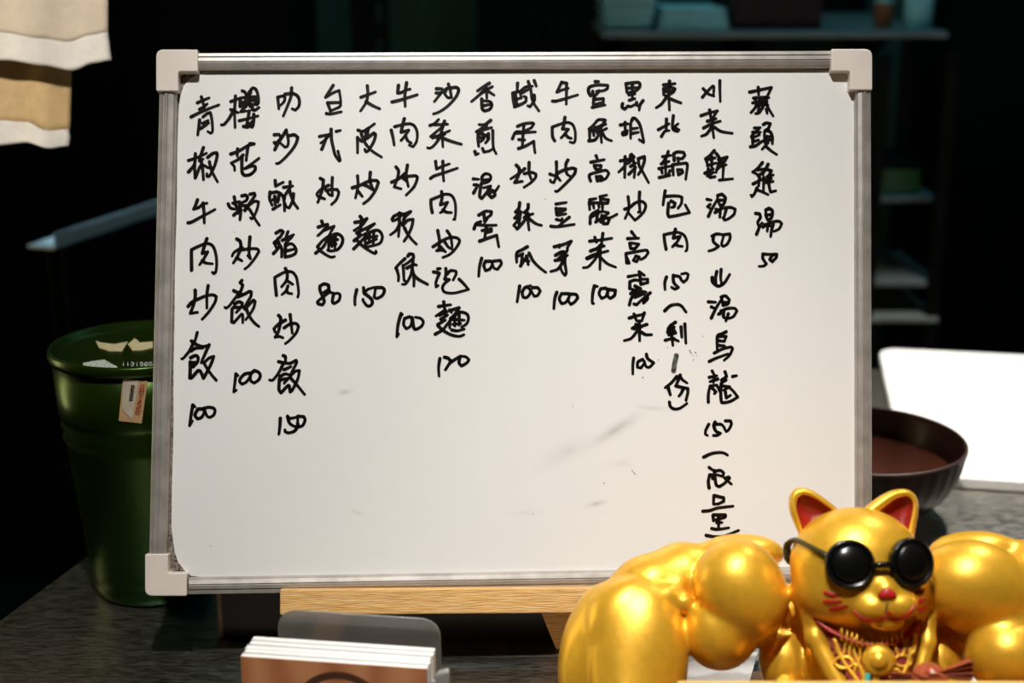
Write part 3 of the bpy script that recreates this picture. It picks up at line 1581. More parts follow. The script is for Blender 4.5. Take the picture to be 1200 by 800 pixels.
lid_patch('sticker_scrap', [(112, 399), (118, 401), (134, 403), (150, 400), (143, 411), (128, 411), (116, 407)], M_STICKY, 0, 'yellowed torn sticker')
lid_patch('sticker_scrap', [(150, 403), (158, 396), (164, 401), (179, 400), (179, 407), (166, 410), (155, 410)], M_STICKY, 0, 'yellowed torn sticker')
lid_patch('label_patch', [(97, 425), (108, 423), (122, 421), (138, 430), (128, 431.5), (104, 431), (98, 429)], M_FOIL, 0, 'shredded white label')
SEG7 = {'1': [(.5, 0, .5, 1)], '3': [(0, 1, 1, 1), (1, 1, 1, 0), (0, .5, 1, .5), (0, 0, 1, 0)], '8': [(0, 0, 1, 0), (1, 0, 1, 1), (1, 1, 0, 1), (0, 1, 0, 0), (0, .5, 1, .5)],
        '0': [(0, 0, 1, 0), (1, 0, 1, 1), (1, 1, 0, 1), (0, 1, 0, 0)], '4': [(0, 1, 0, .45), (0, .45, 1, .45), (.7, 1, .7, 0)],
        '2': [(0, 1, 1, 1), (1, 1, 1, .5), (1, .5, 0, .5), (0, .5, 0, 0), (0, 0, 1, 0)], '6': [(1, 1, 0, 1), (0, 1, 0, 0), (0, 0, 1, 0), (1, 0, 1, .5), (1, .5, 0, .5)]}
lt = MB()
for i, ch in enumerate('1131380'):
    x0 = 143 + i * 5.3
    for (a, c, d, e) in SEG7[ch]:
        ribbon(lt, [(x0 + a * 3, 428.5 - c * 4), (x0 + d * 3, 428.5 - e * 4)], 0.42, lambda u, v: on_z(u, v, lidz + 0.0004))
lt.build('printed_code', M_FOIL, jar, label='pale printed code 1131380')
# price sticker wrapped on the body


def on_jar(x, y, dr=0.0006):
    """point of the jar wall seen at a pixel"""
    d = ray(x, y)
    o = CAM
    best = None
    for it in range(8):
        r = 0.0805 * JS + dr if best is None else ((0.0800 + (best.z / JZ - 0.1685) / 0.0435 * 0.0018) * JS + dr)
        A = d.x ** 2 + d.y ** 2
        B = 2 * ((o.x - JC.x) * d.x + (o.y - JC.y) * d.y)
        C = (o.x - JC.x) ** 2 + (o.y - JC.y) ** 2 - r * r
        t = (-B - math.sqrt(max(B * B - 4 * A * C, 0))) / (2 * A)
        best = o + d * t
    return best


def jar_patch(name, quad, mat, dr, n=8, lab=None):
    a, b_, c, d = [Vector(p) for p in quad]
    vs, fs = [], []
    for i in range(n + 1):
        for j in range(n + 1):
            s, t = i / n, j / n
            p = (a * (1 - s) + b_ * s) * (1 - t) + (d * (1 - s) + c * s) * t
            vs.append(on_jar(p.x, p.y, dr))
    for i in range(n):
        for j in range(n):
            k = i * (n + 1) + j
            fs.append((k, k + n + 1, k + n + 2, k + 1))
    return obj(name, vs, fs, mat, jar, label=lab)


jar_patch('price_sticker', [(144, 444), (173, 446), (166, 496), (139, 493)], M_TAN, 0.0007, lab='tan sticker with red number')
jar_patch('sticker_layer', [(144.5, 444), (163, 446), (155, 492), (143, 480)], M_STICKW, 0.0011, lab='torn paler sticker layer')
rd = MB()
for i, ch in enumerate('10014260'):
    # digits run down the sticker, turned a quarter
    cx_, cy_ = 167.2 - i * 0.85, 449.5 + i * 4.6
    for (a, c, d, e) in SEG7[ch]:
        ribbon(rd, [(cx_ - 2.2 + c * 4.4, cy_ + a * 3), (cx_ - 2.2 + e * 4.4, cy_ + d * 3)], 0.42, lambda u, v: on_jar(u, v, 0.0013))
rd.build('red_number', M_RED, jar, label='red printed number 10014260')
bk = MB()
for k in range(4):
    y0 = 451.5 + k * 4.8
    x0 = 153.5 - k * 0.7
    for (a, c, d, e) in ((0, 0, 4, 0), (0, 1.7, 4, 1.7), (0, 3.3, 4, 3.3), (1, -.4, 1, 3.6), (3.2, 0, 3.2, 3.3)):
        ribbon(bk, [(x0 + a, y0 + c), (x0 + d, y0 + e)], 0.33, lambda u, v: on_jar(u, v, 0.0014))
bk.build('small_print', M_INK, jar, label='tiny black characters on the sticker')

# ------------------------------------------------------------------ bowl
BW = Vector((0.357, 1.372, 0))
bowl = thing('lacquer_soup_bowl', 'dark brown fluted lacquer bowl on the table right of whiteboard', 'bowl', BW)
out_p = [(0.0, 0.0), (0.046, 0.0), (0.047, 0.008), (0.050, 0.010), (0.072, 0.018), (0.090, 0.036), (0.1005, 0.058), (0.1050, 0.080),
         (0.1052, 0.0822), (0.1040, 0.0832), (0.1022, 0.0822)]
MB().lathe(out_p, BW, 144, cap=False, mod=lambda t, i: 1 + (0.006 * math.cos(36 * t) if 4 <= i <= 7 else 0)).build('shell', M_LACQUER, bowl, smooth=True)
MB().lathe([(0.1026, 0.0826), (0.1000, 0.0785), (0.0965, 0.060), (0.0935, 0.054)], BW, 96, cap=False).build(
    'interior', M_LACQUER, bowl, smooth=True, label='near-black glossy inner wall')
MB().lathe([(0.0934, 0.0539), (0.086, 0.040), (0.074, 0.029), (0.066, 0.0235), (0.040, 0.017), (0.0, 0.016)], BW, 96, cap=False).build(
    'interior_bottom', new_mat('worn_red_lacquer', (0.055, 0.012, 0.004), 0.8, spec=0.15, noise=0.3, nscale=20), bowl, smooth=True, label='red-brown worn bowl bottom')
MB().lathe([(0.1022, 0.0826), (0.1030, 0.0845), (0.1045, 0.0848), (0.1056, 0.0835), (0.1056, 0.0818), (0.1040, 0.0812)], BW, 96, close=True).build(
    'rim', M_LACQUER_RED, bowl, smooth=True, label='worn reddish rim')

# ------------------------------------------------------------------ cutting board
cTL = on_z(1029, 407, 0.014)
cbx = Vector((math.cos(math.radians(-10.5)), math.sin(math.radians(-10.5)), 0))
cby = Vector((-cbx.y, cbx.x, 0))
poly2 = rounded([(0, 0), (0.85, 0), (0.85, -0.50), (0, -0.50)], 0.035, 8)
cbd = MB().prism([cTL + cbx * a.x + cby * a.y for a in poly2], (0, 0, -0.0135)).build('cutting_board', M_CUTTING, bevel=0.003, segs=3)
tag(cbd, 'large white plastic cutting board lying flat on the steel table behind the bowl', 'cutting board')

# ------------------------------------------------------------------ card holder with booklets
HP = on_z(408, 900, 0.0)
yaw = math.radians(-8.0)
HX = Vector((math.cos(yaw), math.sin(yaw), 0))
HYv = Vector((-HX.y, HX.x, 0))            # away from the camera
pFL = at(282, 770, 0.985)                 # top-left front corner of the front booklet
pFR = at(500, 783, 0.968)
HX = Vector((pFR.x - pFL.x, pFR.y - pFL.y, 0)).normalized()
HYv = Vector((-HX.y, HX.x, 0))
cw = (pFR - pFL).length
ztop = (pFL.z + pFR.z) / 2
NB = 5
names = ['brown covered booklet at the front of the card holder', 'white edged booklet second from the front in card holder',
         'white edged booklet in the middle of the card holder', 'white edged booklet second from the back in card holder',
         'white edged booklet at the back against the acrylic plate']
tb = 0.0050
tops = [0, 0.0003, 0.0, 0.0004, 0.0006]
sx_ = [0, 0.0006, -0.0004, 0.0008, 0.0006]
for i in range(NB):
    o = Vector((pFL.x, pFL.y, 0.0043)) + HYv * (i * (tb + 0.0009)) + HX * sx_[i]
    hz = ztop + tops[i] - 0.0043
    bk_ = thing('booklet', names[i], 'booklet', o + HX * cw / 2, 'booklets standing in the card holder')
    MB().box(o + HYv * 0.0004, HX * cw, HYv * (tb - 0.0008), Vector((0, 0, hz))).build('pages', M_PAPER, bk_)
    MB().box(o, HX * cw, HYv * 0.0004, Vector((0, 0, hz + 0.0002))).build('front_cover', M_COVER if i == 0 else M_PAPER, bk_, label='brown wood-print cover' if i == 0 else None)
    MB().box(o + HYv * (tb - 0.0004), HX * cw, HYv * 0.0004, Vector((0, 0, hz + 0.0002))).build('back_cover', M_PAPER, bk_)
    if i == 0:
        lg = MB()
        cn = HYv * -0.0002
        c0 = Vector((pFL.x, pFL.y, 0))
        kk = cw / 218
        for (r0, a0, a1, hwid) in ((49, 15, 165, 4.4), (45, -170, 10, 3.8)):
            path = [Vector(((116 + r0 * 1.04 * math.cos(math.radians(t))) * kk, ztop - (64 - r0 * math.sin(math.radians(t))) * kk))
                    for t in range(a0, a1 + 1, 5)]
            ribbon(lg, path, hwid * kk, lambda u, v: c0 + HX * u + cn + Vector((0, 0, v)))
        lg.build('printed_ring', new_mat('dark_brown_print', (0.10, 0.035, 0.015), 0.4, noise=0.3, nscale=200), bk_, label='dark brown brushed ring')
tot = NB * (tb + 0.0009)
hold = thing('card_holder', 'smoky clear acrylic holder with rounded back plate behind the booklets', 'card holder',
             Vector((pFL.x, pFL.y, 0)) + HX * cw / 2 + HYv * 0.02)
bp0 = Vector((pFL.x, pFL.y, 0)) + HYv * (tot + 0.012)
pl_l = 0.014
pl_w = 0.119
plz = ztop + 0.0155
pl = rounded([(0, 0.0), (pl_w, 0.0), (pl_w, plz), (0, plz)], [0, 0, 0.016, 0.016], 8)
MB().prism([bp0 + HX * (pl_l + a.x) + Vector((0, 0, a.y)) for a in pl], HYv * 0.003).build('back_plate', M_ACRYL, hold, bevel=0.0006)
fr0 = Vector((pFL.x, pFL.y, 0)) + HX * pl_l
MB().box(fr0 + HYv * -0.006, HX * pl_w, HYv * (tot + 0.0175), Vector((0, 0, 0.004))).build('base', M_ACRYL, hold, bevel=0.0006)
MB().box(fr0 + HYv * -0.006 + Vector((0, 0, 0.0042)), HX * pl_w, HYv * 0.003, Vector((0, 0, 0.028))).build('front_lip', M_ACRYL, hold, bevel=0.0006)
# side clamp arm at the right end
M_ARM = new_mat('grey_frosted_acrylic', (0.30, 0.29, 0.27), 0.3, noise=0.1, spec=0.5)
ar0 = Vector((pFL.x, pFL.y, 0)) + HX * (cw + 0.0045) + HYv * 0.004
armp = rounded([(0, 0.0), (0.010, 0.0), (0.010, ztop - 0.002), (0.0, ztop - 0.006)], [0, 0, 0.004, 0.004], 6)
MB().prism([ar0 + HX * a.x + Vector((0, 0, a.y)) for a in armp], HYv * 0.006).build('side_arm', M_ARM, hold, bevel=0.0015, segs=3, smooth=True)
MB().box(ar0 + HX * -0.0030 + HYv * 0.001, HX * 0.0035, HYv * 0.004, Vector((0, 0, 0.004))).build('arm_foot', M_ARM, hold, bevel=0.0006)
MB().tube([ar0 + HX * -0.0030 + HYv * 0.003 + Vector((0, 0, ztop - 0.014)), ar0 + HX * 0.001 + HYv * 0.003 + Vector((0, 0, ztop - 0.013))], 0.0016, 10).build(
    'arm_pin', M_ARM, hold, smooth=True)

# ------------------------------------------------------------------ gold muscular cat: signed-distance sculpt
CATD = 1.035                                # depth of the figure's middle
CU, CV = 960.0, 720.0
CC = at(CU, CV, CATD)
KS = CATD / FPX                             # metres per sculpt unit
cN = (CAM - CC).normalized()
cR = (RIGHT - cN * RIGHT.dot(cN)).normalized()
cU = cN.cross(cR).normalized()


def c2w(u, v, w):
    return CC + cR * ((u - CU) * KS) - cU * ((v - CV) * KS) + cN * (w * KS)


HV = 2.2
lo = np.array([630.0, 560.0, -105.0])
hi = np.array([1370.0, 885.0, 160.0])
dims = np.ceil((hi - lo) / HV).astype(int)
F = np.full(dims, 40.0, dtype=np.float32)


def smin(a, b, k):
    if k <= 0.01:
        return np.minimum(a, b)
    h = np.clip(0.5 + 0.5 * (b - a) / k, 0, 1)
    return b * (1 - h) + a * h - k * h * (1 - h)


def region(c, R):
    i0 = np.maximum(((np.array(c) - R - lo) / HV).astype(int), 0)
    i1 = np.minimum(((np.array(c) + R - lo) / HV).astype(int) + 2, dims)
    gx = [lo[a] + HV * np.arange(i0[a], i1[a]) for a in range(3)]
    return i0, i1, np.meshgrid(*gx, indexing='ij', sparse=True)


def ell(c, r, k=8.0, rot=0.0, yaw=0.0, sub=False):
    """ellipsoid; rot turns it in the picture plane, yaw about the vertical (degrees)"""
    R = max(r) + 26
    i0, i1, (X, Y, Z) = region(c, R)
    if any(i1 <= i0):
        return
    x, y, z = X - c[0], Y - c[1], Z - c[2]
    t = math.radians(rot)
    x, y = x * math.cos(t) + y * math.sin(t), -x * math.sin(t) + y * math.cos(t)
    t = math.radians(yaw)
    x, z = x * math.cos(t) - z * math.sin(t), x * math.sin(t) + z * math.cos(t)
    k0 = np.sqrt((x / r[0]) ** 2 + (y / r[1]) ** 2 + (z / r[2]) ** 2)
    k1 = np.sqrt((x / r[0] ** 2) ** 2 + (y / r[1] ** 2) ** 2 + (z / r[2] ** 2) ** 2) + 1e-6
    d = (k0 * (k0 - 1) / k1).astype(np.float32)
    sl = tuple(slice(a, b) for a, b in zip(i0, i1))
    if sub:
        F[sl] = -smin(-F[sl], d, k)
    else:
        F[sl] = smin(F[sl], d, k)


def cap(a, b, ra, rb, k=6.0):
    a, b = np.array(a, float), np.array(b, float)
    c = (a + b) / 2
    R = np.linalg.norm(b - a) / 2 + max(ra, rb) + 26
    i0, i1, (X, Y, Z) = region(c, R)
    if any(i1 <= i0):
        return
    d = b - a
    t = ((X - a[0]) * d[0] + (Y - a[1]) * d[1] + (Z - a[2]) * d[2]) / d.dot(d)
    t = np.clip(t, 0, 1)
    dist = np.sqrt((X - a[0] - d[0] * t) ** 2 + (Y - a[1] - d[1] * t) ** 2 + (Z - a[2] - d[2] * t) ** 2) - (ra + (rb - ra) * t)
    sl = tuple(slice(p, q) for p, q in zip(i0, i1))
    F[sl] = smin(F[sl], dist.astype(np.float32), k)


# torso, hips and feet
ell((1012, 775, 5), (72, 80, 48), 10)
ell((1010, 722, -28), (125, 52, 44), 14)
ell((1015, 838, 18), (78, 40, 55), 14)
ell((958, 846, 50), (40, 26, 42), 10)
ell((1076, 846, 50), (40, 26, 42), 10)
ell((918, 774, -6), (30, 40, 32), 10)
ell((1092, 776, -6), (30, 40, 32), 10)
# open vest edges running down from the neck
cap((944, 690, 48), (955, 745, 60), 12, 12, 6)
cap((955, 745, 60), (984, 806, 70), 12, 12, 6)
cap((1082, 700, 45), (1077, 750, 56), 9, 9, 6)
cap((1077, 750, 56), (1058, 806, 66), 9, 10, 6)


def arm(side):
    """side -1: the arm at the left of the picture, +1 mirrored about the chest"""
    def m(u):
        return u if side < 0 else 2010 - u
    s = -1 if side < 0 else 1
    # shoulder cap, trapezius, upper arm, biceps
    ell((m(870), 648, -14), (52, 24, 40), 10)
    ell((m(802), 680, -6), (46, 47, 44), 12, rot=s * 10)
    if side < 0:
        ell((846, 738, 26), (44, 46, 46), 3.5)
        ell((852, 722, 5), (50, 50, 42), 8)
    else:
        ell((1164, 764, 40), (47, 43, 44), 3.0)
        ell((1160, 722, 0), (54, 50, 42), 10)
        ell((1186, 690, 14), (40, 34, 40), 12)
    # forearm bundles
    ell((m(762), 690, 8), (52, 42, 46), 12, rot=s * 20)
    ell((m(700), 768, 18), (46, 84, 46), 9, rot=-s * 10)
    ell((m(752), 770, 42), (58, 94, 48), 5, rot=-s * 4)
    ell((m(730), 722, 46), (30, 52, 34), 5, rot=-s * 34)
    ell((m(776), 704, 34), (34, 22, 30), 4, rot=s * 22)
    cap((m(722), 716, 38), (m(744), 840, 70), 30, 36, 24)
    cap((m(757), 690, 42), (m(806), 706, 44), 9, 12, 5)
    cap((m(748), 672, 36), (m(800), 684, 36), 8, 10, 5)
    # wrist and fist planted on the tray
    ell((m(736), 848, 44), (60, 32, 44), 10)
    for q in range(4):
        ell((m(702 + q * 23), 858, 74), (13, 18, 18), 3)
    ell((m(798), 852, 58), (15, 24, 20), 4)
    if side < 0:
        ell((868, 684, 40), (51, 52, 50), 3.0)
        ell((882, 704, 36), (45, 47, 48), 14)
    else:
        ell((1128, 686, 34), (60, 50, 50), 3.0)
        ell((1150, 700, 26), (60, 46, 46), 16)


arm(-1)
F_left = None
arm(1)
# head: skull, cheeks, muzzle, brow dip kept smooth
ell((1003, 664, 52), (74, 65, 62), 5)
ell((1006, 694, 56), (73, 45, 54), 12)
ell((1018, 712, 100), (22, 16, 17), 8)
ell((1046, 710, 100), (20, 16, 17), 8)
ell((1032, 694, 103), (13, 14, 15), 8)
ell((1032, 729, 92), (19, 9, 13), 6)
ell((1064, 700, 66), (16, 26, 26), 8)
# eye sockets swallow the back of the glasses a little
ell((995, 667, 124), (26, 26, 14), 6, sub=True)
ell((1060, 665, 106), (23, 26, 14), 6, sub=True)


def surface_nets(F):
    nx, ny, nz = F.shape
    ins = F < 0
    cs = np.zeros((nx - 1, ny - 1, nz - 1), dtype=np.int8)
    for dx in (0, 1):
        for dy in (0, 1):
            for dz in (0, 1):
                cs += ins[dx:nx - 1 + dx, dy:ny - 1 + dy, dz:nz - 1 + dz]
    act = (cs > 0) & (cs < 8)
    ii = np.argwhere(act)
    idx = -np.ones(act.shape, dtype=np.int64)
    idx[act] = np.arange(len(ii))
    acc = np.zeros((len(ii), 3))
    cnt = np.zeros(len(ii))
    corners = [(dx, dy, dz) for dx in (0, 1) for dy in (0, 1) for dz in (0, 1)]
    for a in corners:
        for ax in range(3):
            if a[ax] == 1:
                continue
            b = list(a)
            b[ax] = 1
            fa = F[ii[:, 0] + a[0], ii[:, 1] + a[1], ii[:, 2] + a[2]]
            fb = F[ii[:, 0] + b[0], ii[:, 1] + b[1], ii[:, 2] + b[2]]
            cr = (fa < 0) != (fb < 0)
            t = np.where(cr, fa / np.where(cr, fa - fb, 1), 0)
            p = np.tile(np.array(a, float), (len(ii), 1))
            p[:, ax] += t
            acc[cr] += p[cr]
            cnt[cr] += 1
    V = ii + acc / cnt[:, None]
    quads = []
    for ax in range(3):
        o1, o2 = [(1, 2), (2, 0), (0, 1)][ax]
        s0 = [slice(None)] * 3
        s1 = [slice(None)] * 3
        s0[ax] = slice(0, -1)
        s1[ax] = slice(1, None)
        cr = ins[tuple(s0)] != ins[tuple(s1)]
        e = np.argwhere(cr)
        ok = (e[:, o1] > 0) & (e[:, o2] > 0) & (e[:, o1] < F.shape[o1] - 1) & (e[:, o2] < F.shape[o2] - 1)
        e = e[ok]

        def cell(d1, d2):
            c = e.copy()
            c[:, o1] -= d1
            c[:, o2] -= d2
            return idx[c[:, 0], c[:, 1], c[:, 2]]
        qd = np.stack([cell(1, 1), cell(0, 1), cell(0, 0), cell(1, 0)], axis=1)
        quads.append(qd)
    Q = np.concatenate(quads)
    Q = Q[(Q >= 0).all(axis=1)]
    return V, Q


V, Q = surface_nets(F)
P = lo + V * HV
# a few rounds of Laplacian smoothing keep the lacquer surface even
nb_s = np.zeros_like(P)
for it in range(2):
    nb_s[:] = 0
    cnt = np.zeros(len(P))
    for a, b in ((0, 1), (1, 2), (2, 3), (3, 0)):
        np.add.at(nb_s, Q[:, a], P[Q[:, b]])
        np.add.at(cnt, Q[:, a], 1)
    P = P * 0.5 + 0.5 * nb_s / np.maximum(cnt, 1)[:, None]
catW = [c2w(*p) for p in P]
STAND_Z = min(v.z for v in catW)
cat = thing('muscular_lucky_cat', 'gold muscular lucky cat figurine in round black sunglasses, in front of whiteboard', 'figurine',
            Vector((CC.x, CC.y, STAND_Z)))
obj('body', catW, [tuple(int(i) for i in q) for q in Q], M_GOLD, cat, smooth=True)
bvh = BVHTree.FromPolygons([tuple(p) for p in P], [tuple(int(i) for i in q) for q in Q])


def surf(u, v, lift=0.0, w0=400.0):
    hit = bvh.ray_cast(Vector((u, v, w0)), Vector((0, 0, -1)))
    if hit[0] is None:
        return None
    n = hit[1]
    if n.z < 0:
        n = -n
    return hit[0] + n * lift


def cpath(pts, lift, sub=5):
    out = []
    for p in smooth_path([Vector((a, b)) for a, b in pts], sub, 170):
        h = surf(p.x, p.y, lift)
        if h is not None:
            out.append(c2w(*h))
    return out


def cmark(name, pts, r, mat, lift=0.3, flat=0.45, label=None):
    w = cpath(pts, lift)
    n = len(w)
    rs = [r * KS * (0.45 + 0.55 * math.sin(math.pi * min(1, (i + 0.6) / (n * 0.9)))) if n > 3 else r * KS for i in range(n)]
    return MB().tube(w, rs, 8, flat=flat, fdir=cN).build(name, mat, cat, smooth=True, label=label)


# ears
def ear(outl, open_, w0, tilt, name='ear'):
    def spl(pts, n):
        pts = [Vector(p) for p in pts]
        m = len(pts)
        out = []
        for i in range(m):
            p0, p1, p2, p3 = pts[i - 1], pts[i], pts[(i + 1) % m], pts[(i + 2) % m]
            for k in range(n):
                t = k / n
                out.append(0.5 * ((2 * p1) + (p2 - p0) * t + (2 * p0 - 5 * p1 + 4 * p2 - p3) * t * t + (3 * p1 - p0 - 3 * p2 + p3) * t ** 3))
        return out

    def resample(loop, n):
        L = [0]
        for i in range(len(loop)):
            L.append(L[-1] + (loop[(i + 1) % len(loop)] - loop[i]).length)
        out = []
        for k in range(n):
            s = L[-1] * k / n
            j = max(i for i in range(len(loop)) if L[i] <= s)
            f = (s - L[j]) / max(L[j + 1] - L[j], 1e-9)
            out.append(loop[j].lerp(loop[(j + 1) % len(loop)], f))
        return out
    N = 44
    A = resample(spl(outl, 6), N)
    B = resample(spl(open_, 6), N)
    ca = sum(A, Vector((0, 0))) / N
    cb = sum(B, Vector((0, 0))) / N
    B2 = [p for p in B]
    # align start: choose rotation of B with least distance
    best = min(range(N), key=lambda r: sum((A[i] - B2[(i + r) % N]).length for i in range(0, N, 4)))
    B = [B2[(i + best) % N] for i in range(N)]

    def w(p, dz):
        return c2w(p.x, p.y, w0 + dz + tilt * (p.x - ca.x) / 30.0)
    loops = [[w(ca.lerp(p, 0.45), -17) for p in A], [w(ca.lerp(p, 0.82), -11) for p in A], [w(p, 0) for p in A],
             [w(p.lerp(q, 0.35), 8) for p, q in zip(A, B)], [w(p.lerp(q, 0.75), 9) for p, q in zip(A, B)], [w(q, 6) for q in B]]
    vs = [p for lp in loops for p in lp]
    fs = [tuple(range(N))]
    for i in range(len(loops) - 1):
        for k in range(N):
            fs.append((i * N + k, i * N + (k + 1) % N, (i + 1) * N + (k + 1) % N, (i + 1) * N + k))
    e = obj(name, vs, fs, M_GOLD, cat, smooth=True)
    l2 = [[w(q, 6.0) for q in B], [w(cb.lerp(q, 0.9), 0) for q in B], [w(cb.lerp(q, 0.55), -6) for q in B], [w(cb, -8)] * 1]
    vs = l2[0] + l2[1] + l2[2] + l2[3]
    fs = []
    for i in range(2):
        for k in range(N):
            fs.append((i * N + k, i * N + (k + 1) % N, (i + 1) * N + (k + 1) % N, (i + 1) * N + k))
    for k in range(N):
        fs.append((2 * N + k, 2 * N + (k + 1) % N, 3 * N))
    off_mesh = obj('ear_lining', vs, fs, M_REDDARK, cat, smooth=True, label='dark red inner ear')
    off_mesh.parent = e
    return e


ear([(948, 645), (938, 622), (931, 602), (932, 585), (940, 576), (954, 577), (969, 586), (982, 597), (992, 608), (986, 628), (968, 646)],
    [(949, 633), (942, 613), (939, 596), (944, 585), (957, 587), (970, 595), (982, 606), (967, 615), (956, 625)], 50, -6)
ear([(1064, 650), (1071, 626), (1076, 604), (1075, 588), (1066, 579), (1050, 579), (1034, 586), (1020, 596), (1011, 606), (1020, 630), (1042, 650)],
    [(1061, 629), (1067, 611), (1070, 594), (1063, 587), (1051, 590), (1038, 599), (1031, 606), (1044, 616), (1053, 624)], 44, -8)

# sunglasses
sg = thing('sunglasses', 'x', 'x', (0, 0, 0))
del sg['label'], sg['category']
sg.parent = cat
sg.location = c2w(1028, 665, 112) - world_loc(cat)
sg['label'] = 'round black sunglasses'


def lens(u, v, w, r, squeeze, ynorm):
    n = (cN * math.cos(ynorm) + cR * math.sin(ynorm)).normalized()
    x = (cR - n * cR.dot(n)).normalized()
    y = n.cross(x)
    c = c2w(u, v, w)
    r *= KS
    ax = (x * squeeze, y, n)
    MB().lathe([(r * 0.80, 4.5 * KS), (r * 0.66, 7.0 * KS), (r * 0.42, 9.2 * KS), (r * 0.2, 10.3 * KS), (0.0, 10.6 * KS)], c, 40, ax).build(
        'lens', M_LENS, sg, smooth=True)
    MB().lathe([(r * 0.8, -9 * KS), (r * 0.98, -8 * KS), (r * 1.0, 1 * KS), (r * 0.98, 4.5 * KS), (r * 0.93, 6.5 * KS), (r * 0.86, 6.6 * KS), (r * 0.80, 4.5 * KS)],
               c, 40, ax).build('rim', M_LENS, sg, smooth=True)


lens(995, 666, 114, 27.5, 1.0, 0.12)
lens(1061, 664, 98, 27.5, 0.93, 0.38)
MB().tube([c2w(1018, 668, 119), c2w(1029, 666.5, 118), c2w(1040, 667, 113)], [3.6 * KS] * 3, 10).build('bridge', M_LENS, sg, smooth=True)
tp = [(973, 656, 112), (958, 648, 100), (945, 640, 82), (936, 636, 64), (928, 640, 50), (926, 648, 40)]
MB().tube(smooth_path([c2w(*p) for p in tp], 5, 170), 4.6 * KS, 10, flat=0.6).build('temple', M_OLIVE, sg, smooth=True, label='olive black temple arm')
MB().tube(smooth_path([c2w(927, 646, 42), c2w(926, 656, 40), c2w(930, 663, 36)], 4, 170), [5 * KS, 5 * KS, 5 * KS, 5 * KS, 5 * KS, 4 * KS, 4 * KS, 3 * KS, 2 * KS],
          10, flat=0.7).build('temple_tip', M_OLIVE, sg, smooth=True)

# painted face
h = surf(1033, 698, 0)
cn = c2w(h.x, h.y, h.z - 1.0)
MB().lathe([(0.0, -4 * KS), (6 * KS, -3 * KS), (8.8 * KS, 0), (8.0 * KS, 1.6 * KS), (5.0 * KS, 2.8 * KS), (0, 3.2 * KS)], cn, 28,
           (cR * 1.0, cU * 0.82, cN), mod=lambda t, i: 1.0 + 0.10 * math.cos(2 * t) - 0.12 * math.sin(3 * t)).build(
    'nose', M_RED, cat, smooth=True, label='red nose')
cmark('mouth', [(997, 715), (1003, 721), (1012, 725), (1022, 726), (1030, 721)], 2.7, M_RED, label='red painted mouth')
cmark('mouth', [(1030, 721), (1040, 725), (1050, 722), (1058, 715), (1062, 709)], 2.5, M_RED, label='red painted mouth')
cmark('mouth', [(1031, 716), (1036, 719), (1042, 721)], 1.6, M_RED, label='red painted mouth')
cmark('philtrum', [(1033, 706), (1032, 712), (1030, 719)], 1.0, M_OLIVE)
for pts in ([(966, 695), (974, 698), (984, 699)], [(965, 705), (974, 706), (985, 705)], [(971, 714), (980, 713), (991, 710)],
            [(1066, 698), (1070, 696), (1075, 692)], [(1066, 706), (1070, 705), (1075, 702)], [(1066, 714), (1070, 713), (1075, 710)]):
    cmark('whisker_mark', pts, 3.0, M_RED, label='red whisker stroke')


# bib: red inset cloth with gold lattice, collar, beads and bell
def inside(p, poly):
    r = False
    n = len(poly)
    for i in range(n):
        x1, y1 = poly[i]
        x2, y2 = poly[(i + 1) % n]
        if (y1 > p[1]) != (y2 > p[1]) and p[0] < (x2 - x1) * (p[1] - y1) / (y2 - y1) + x1:
            r = not r
    return r


bpoly = [(964, 728), (982, 738), (1010, 748), (1040, 746), (1064, 732), (1066, 752), (1058, 776), (1046, 796), (1006, 800), (988, 792), (972, 762)]


def chest_w(u, v):
    return 62 + (v - 725) * 0.16 + 10 * math.cos((u - 1017) / 70.0 * 1.4)


vs, fs, ids = [], [], {}
st = 3
for a in range(950, 1081, st):
    for b in range(715, 815, st):
        if inside((a, b), bpoly):
            ids[(a, b)] = len(vs)
            vs.append(c2w(a, b, chest_w(a, b)))
for (a, b), i in ids.items():
    k = [ids.get((a + st, b)), ids.get((a + st, b + st)), ids.get((a, b + st))]
    if None not in k:
        fs.append((i, *k))
bb = obj('bib', vs, fs, M_REDDARK, cat, label='dark red bib with gold lattice')
sm = bb.modifiers.new('thick', 'SOLIDIFY')
sm.thickness = 0.002


def lat(pts, r=2.4):
    w = [c2w(p.x, p.y, chest_w(p.x, p.y) + 1.2) for p in smooth_path([Vector(q) for q in pts], 6, 175)]
    lt_mb.tube(w, r * KS, 8)


lt_mb = MB()
for (cx_, cy_, a, b) in ((982, 752, 5, 12), (997, 760, 6, 14), (985, 772, 10, 6), (1000, 786, 5, 11), (1012, 786, 5, 11), (1028, 790, 8, 8), (1048, 770, 9, 6),
                         (1046, 752, 5, 12), (1058, 750, 4, 12), (1040, 788, 6, 9)):
    lat([(cx_ + a * math.cos(t), cy_ + b * math.sin(t)) for t in [2 * math.pi * k / 14 for k in range(15)]], 1.9)
lat([(975, 745), (985, 772), (1003, 797)])
lat([(992, 747), (1000, 772), (1008, 798)])
lat([(1062, 740), (1054, 770), (1042, 796)])
o = lt_mb.build('bib_lattice', M_GOLD, cat, smooth=True, label='gold lattice strands')
cl_path = [(955, 722), (966, 733), (985, 744), (1010, 752), (1035, 750), (1055, 741), (1066, 729)]
w = [c2w(p.x, p.y, chest_w(p.x, p.y) + 4) for p in smooth_path([Vector(q) for q in cl_path], 5, 170)]
MB().tube(w, 5.2 * KS, 10, flat=0.6).build('collar', M_RED, cat, smooth=True, label='red collar')
bdm = MB()
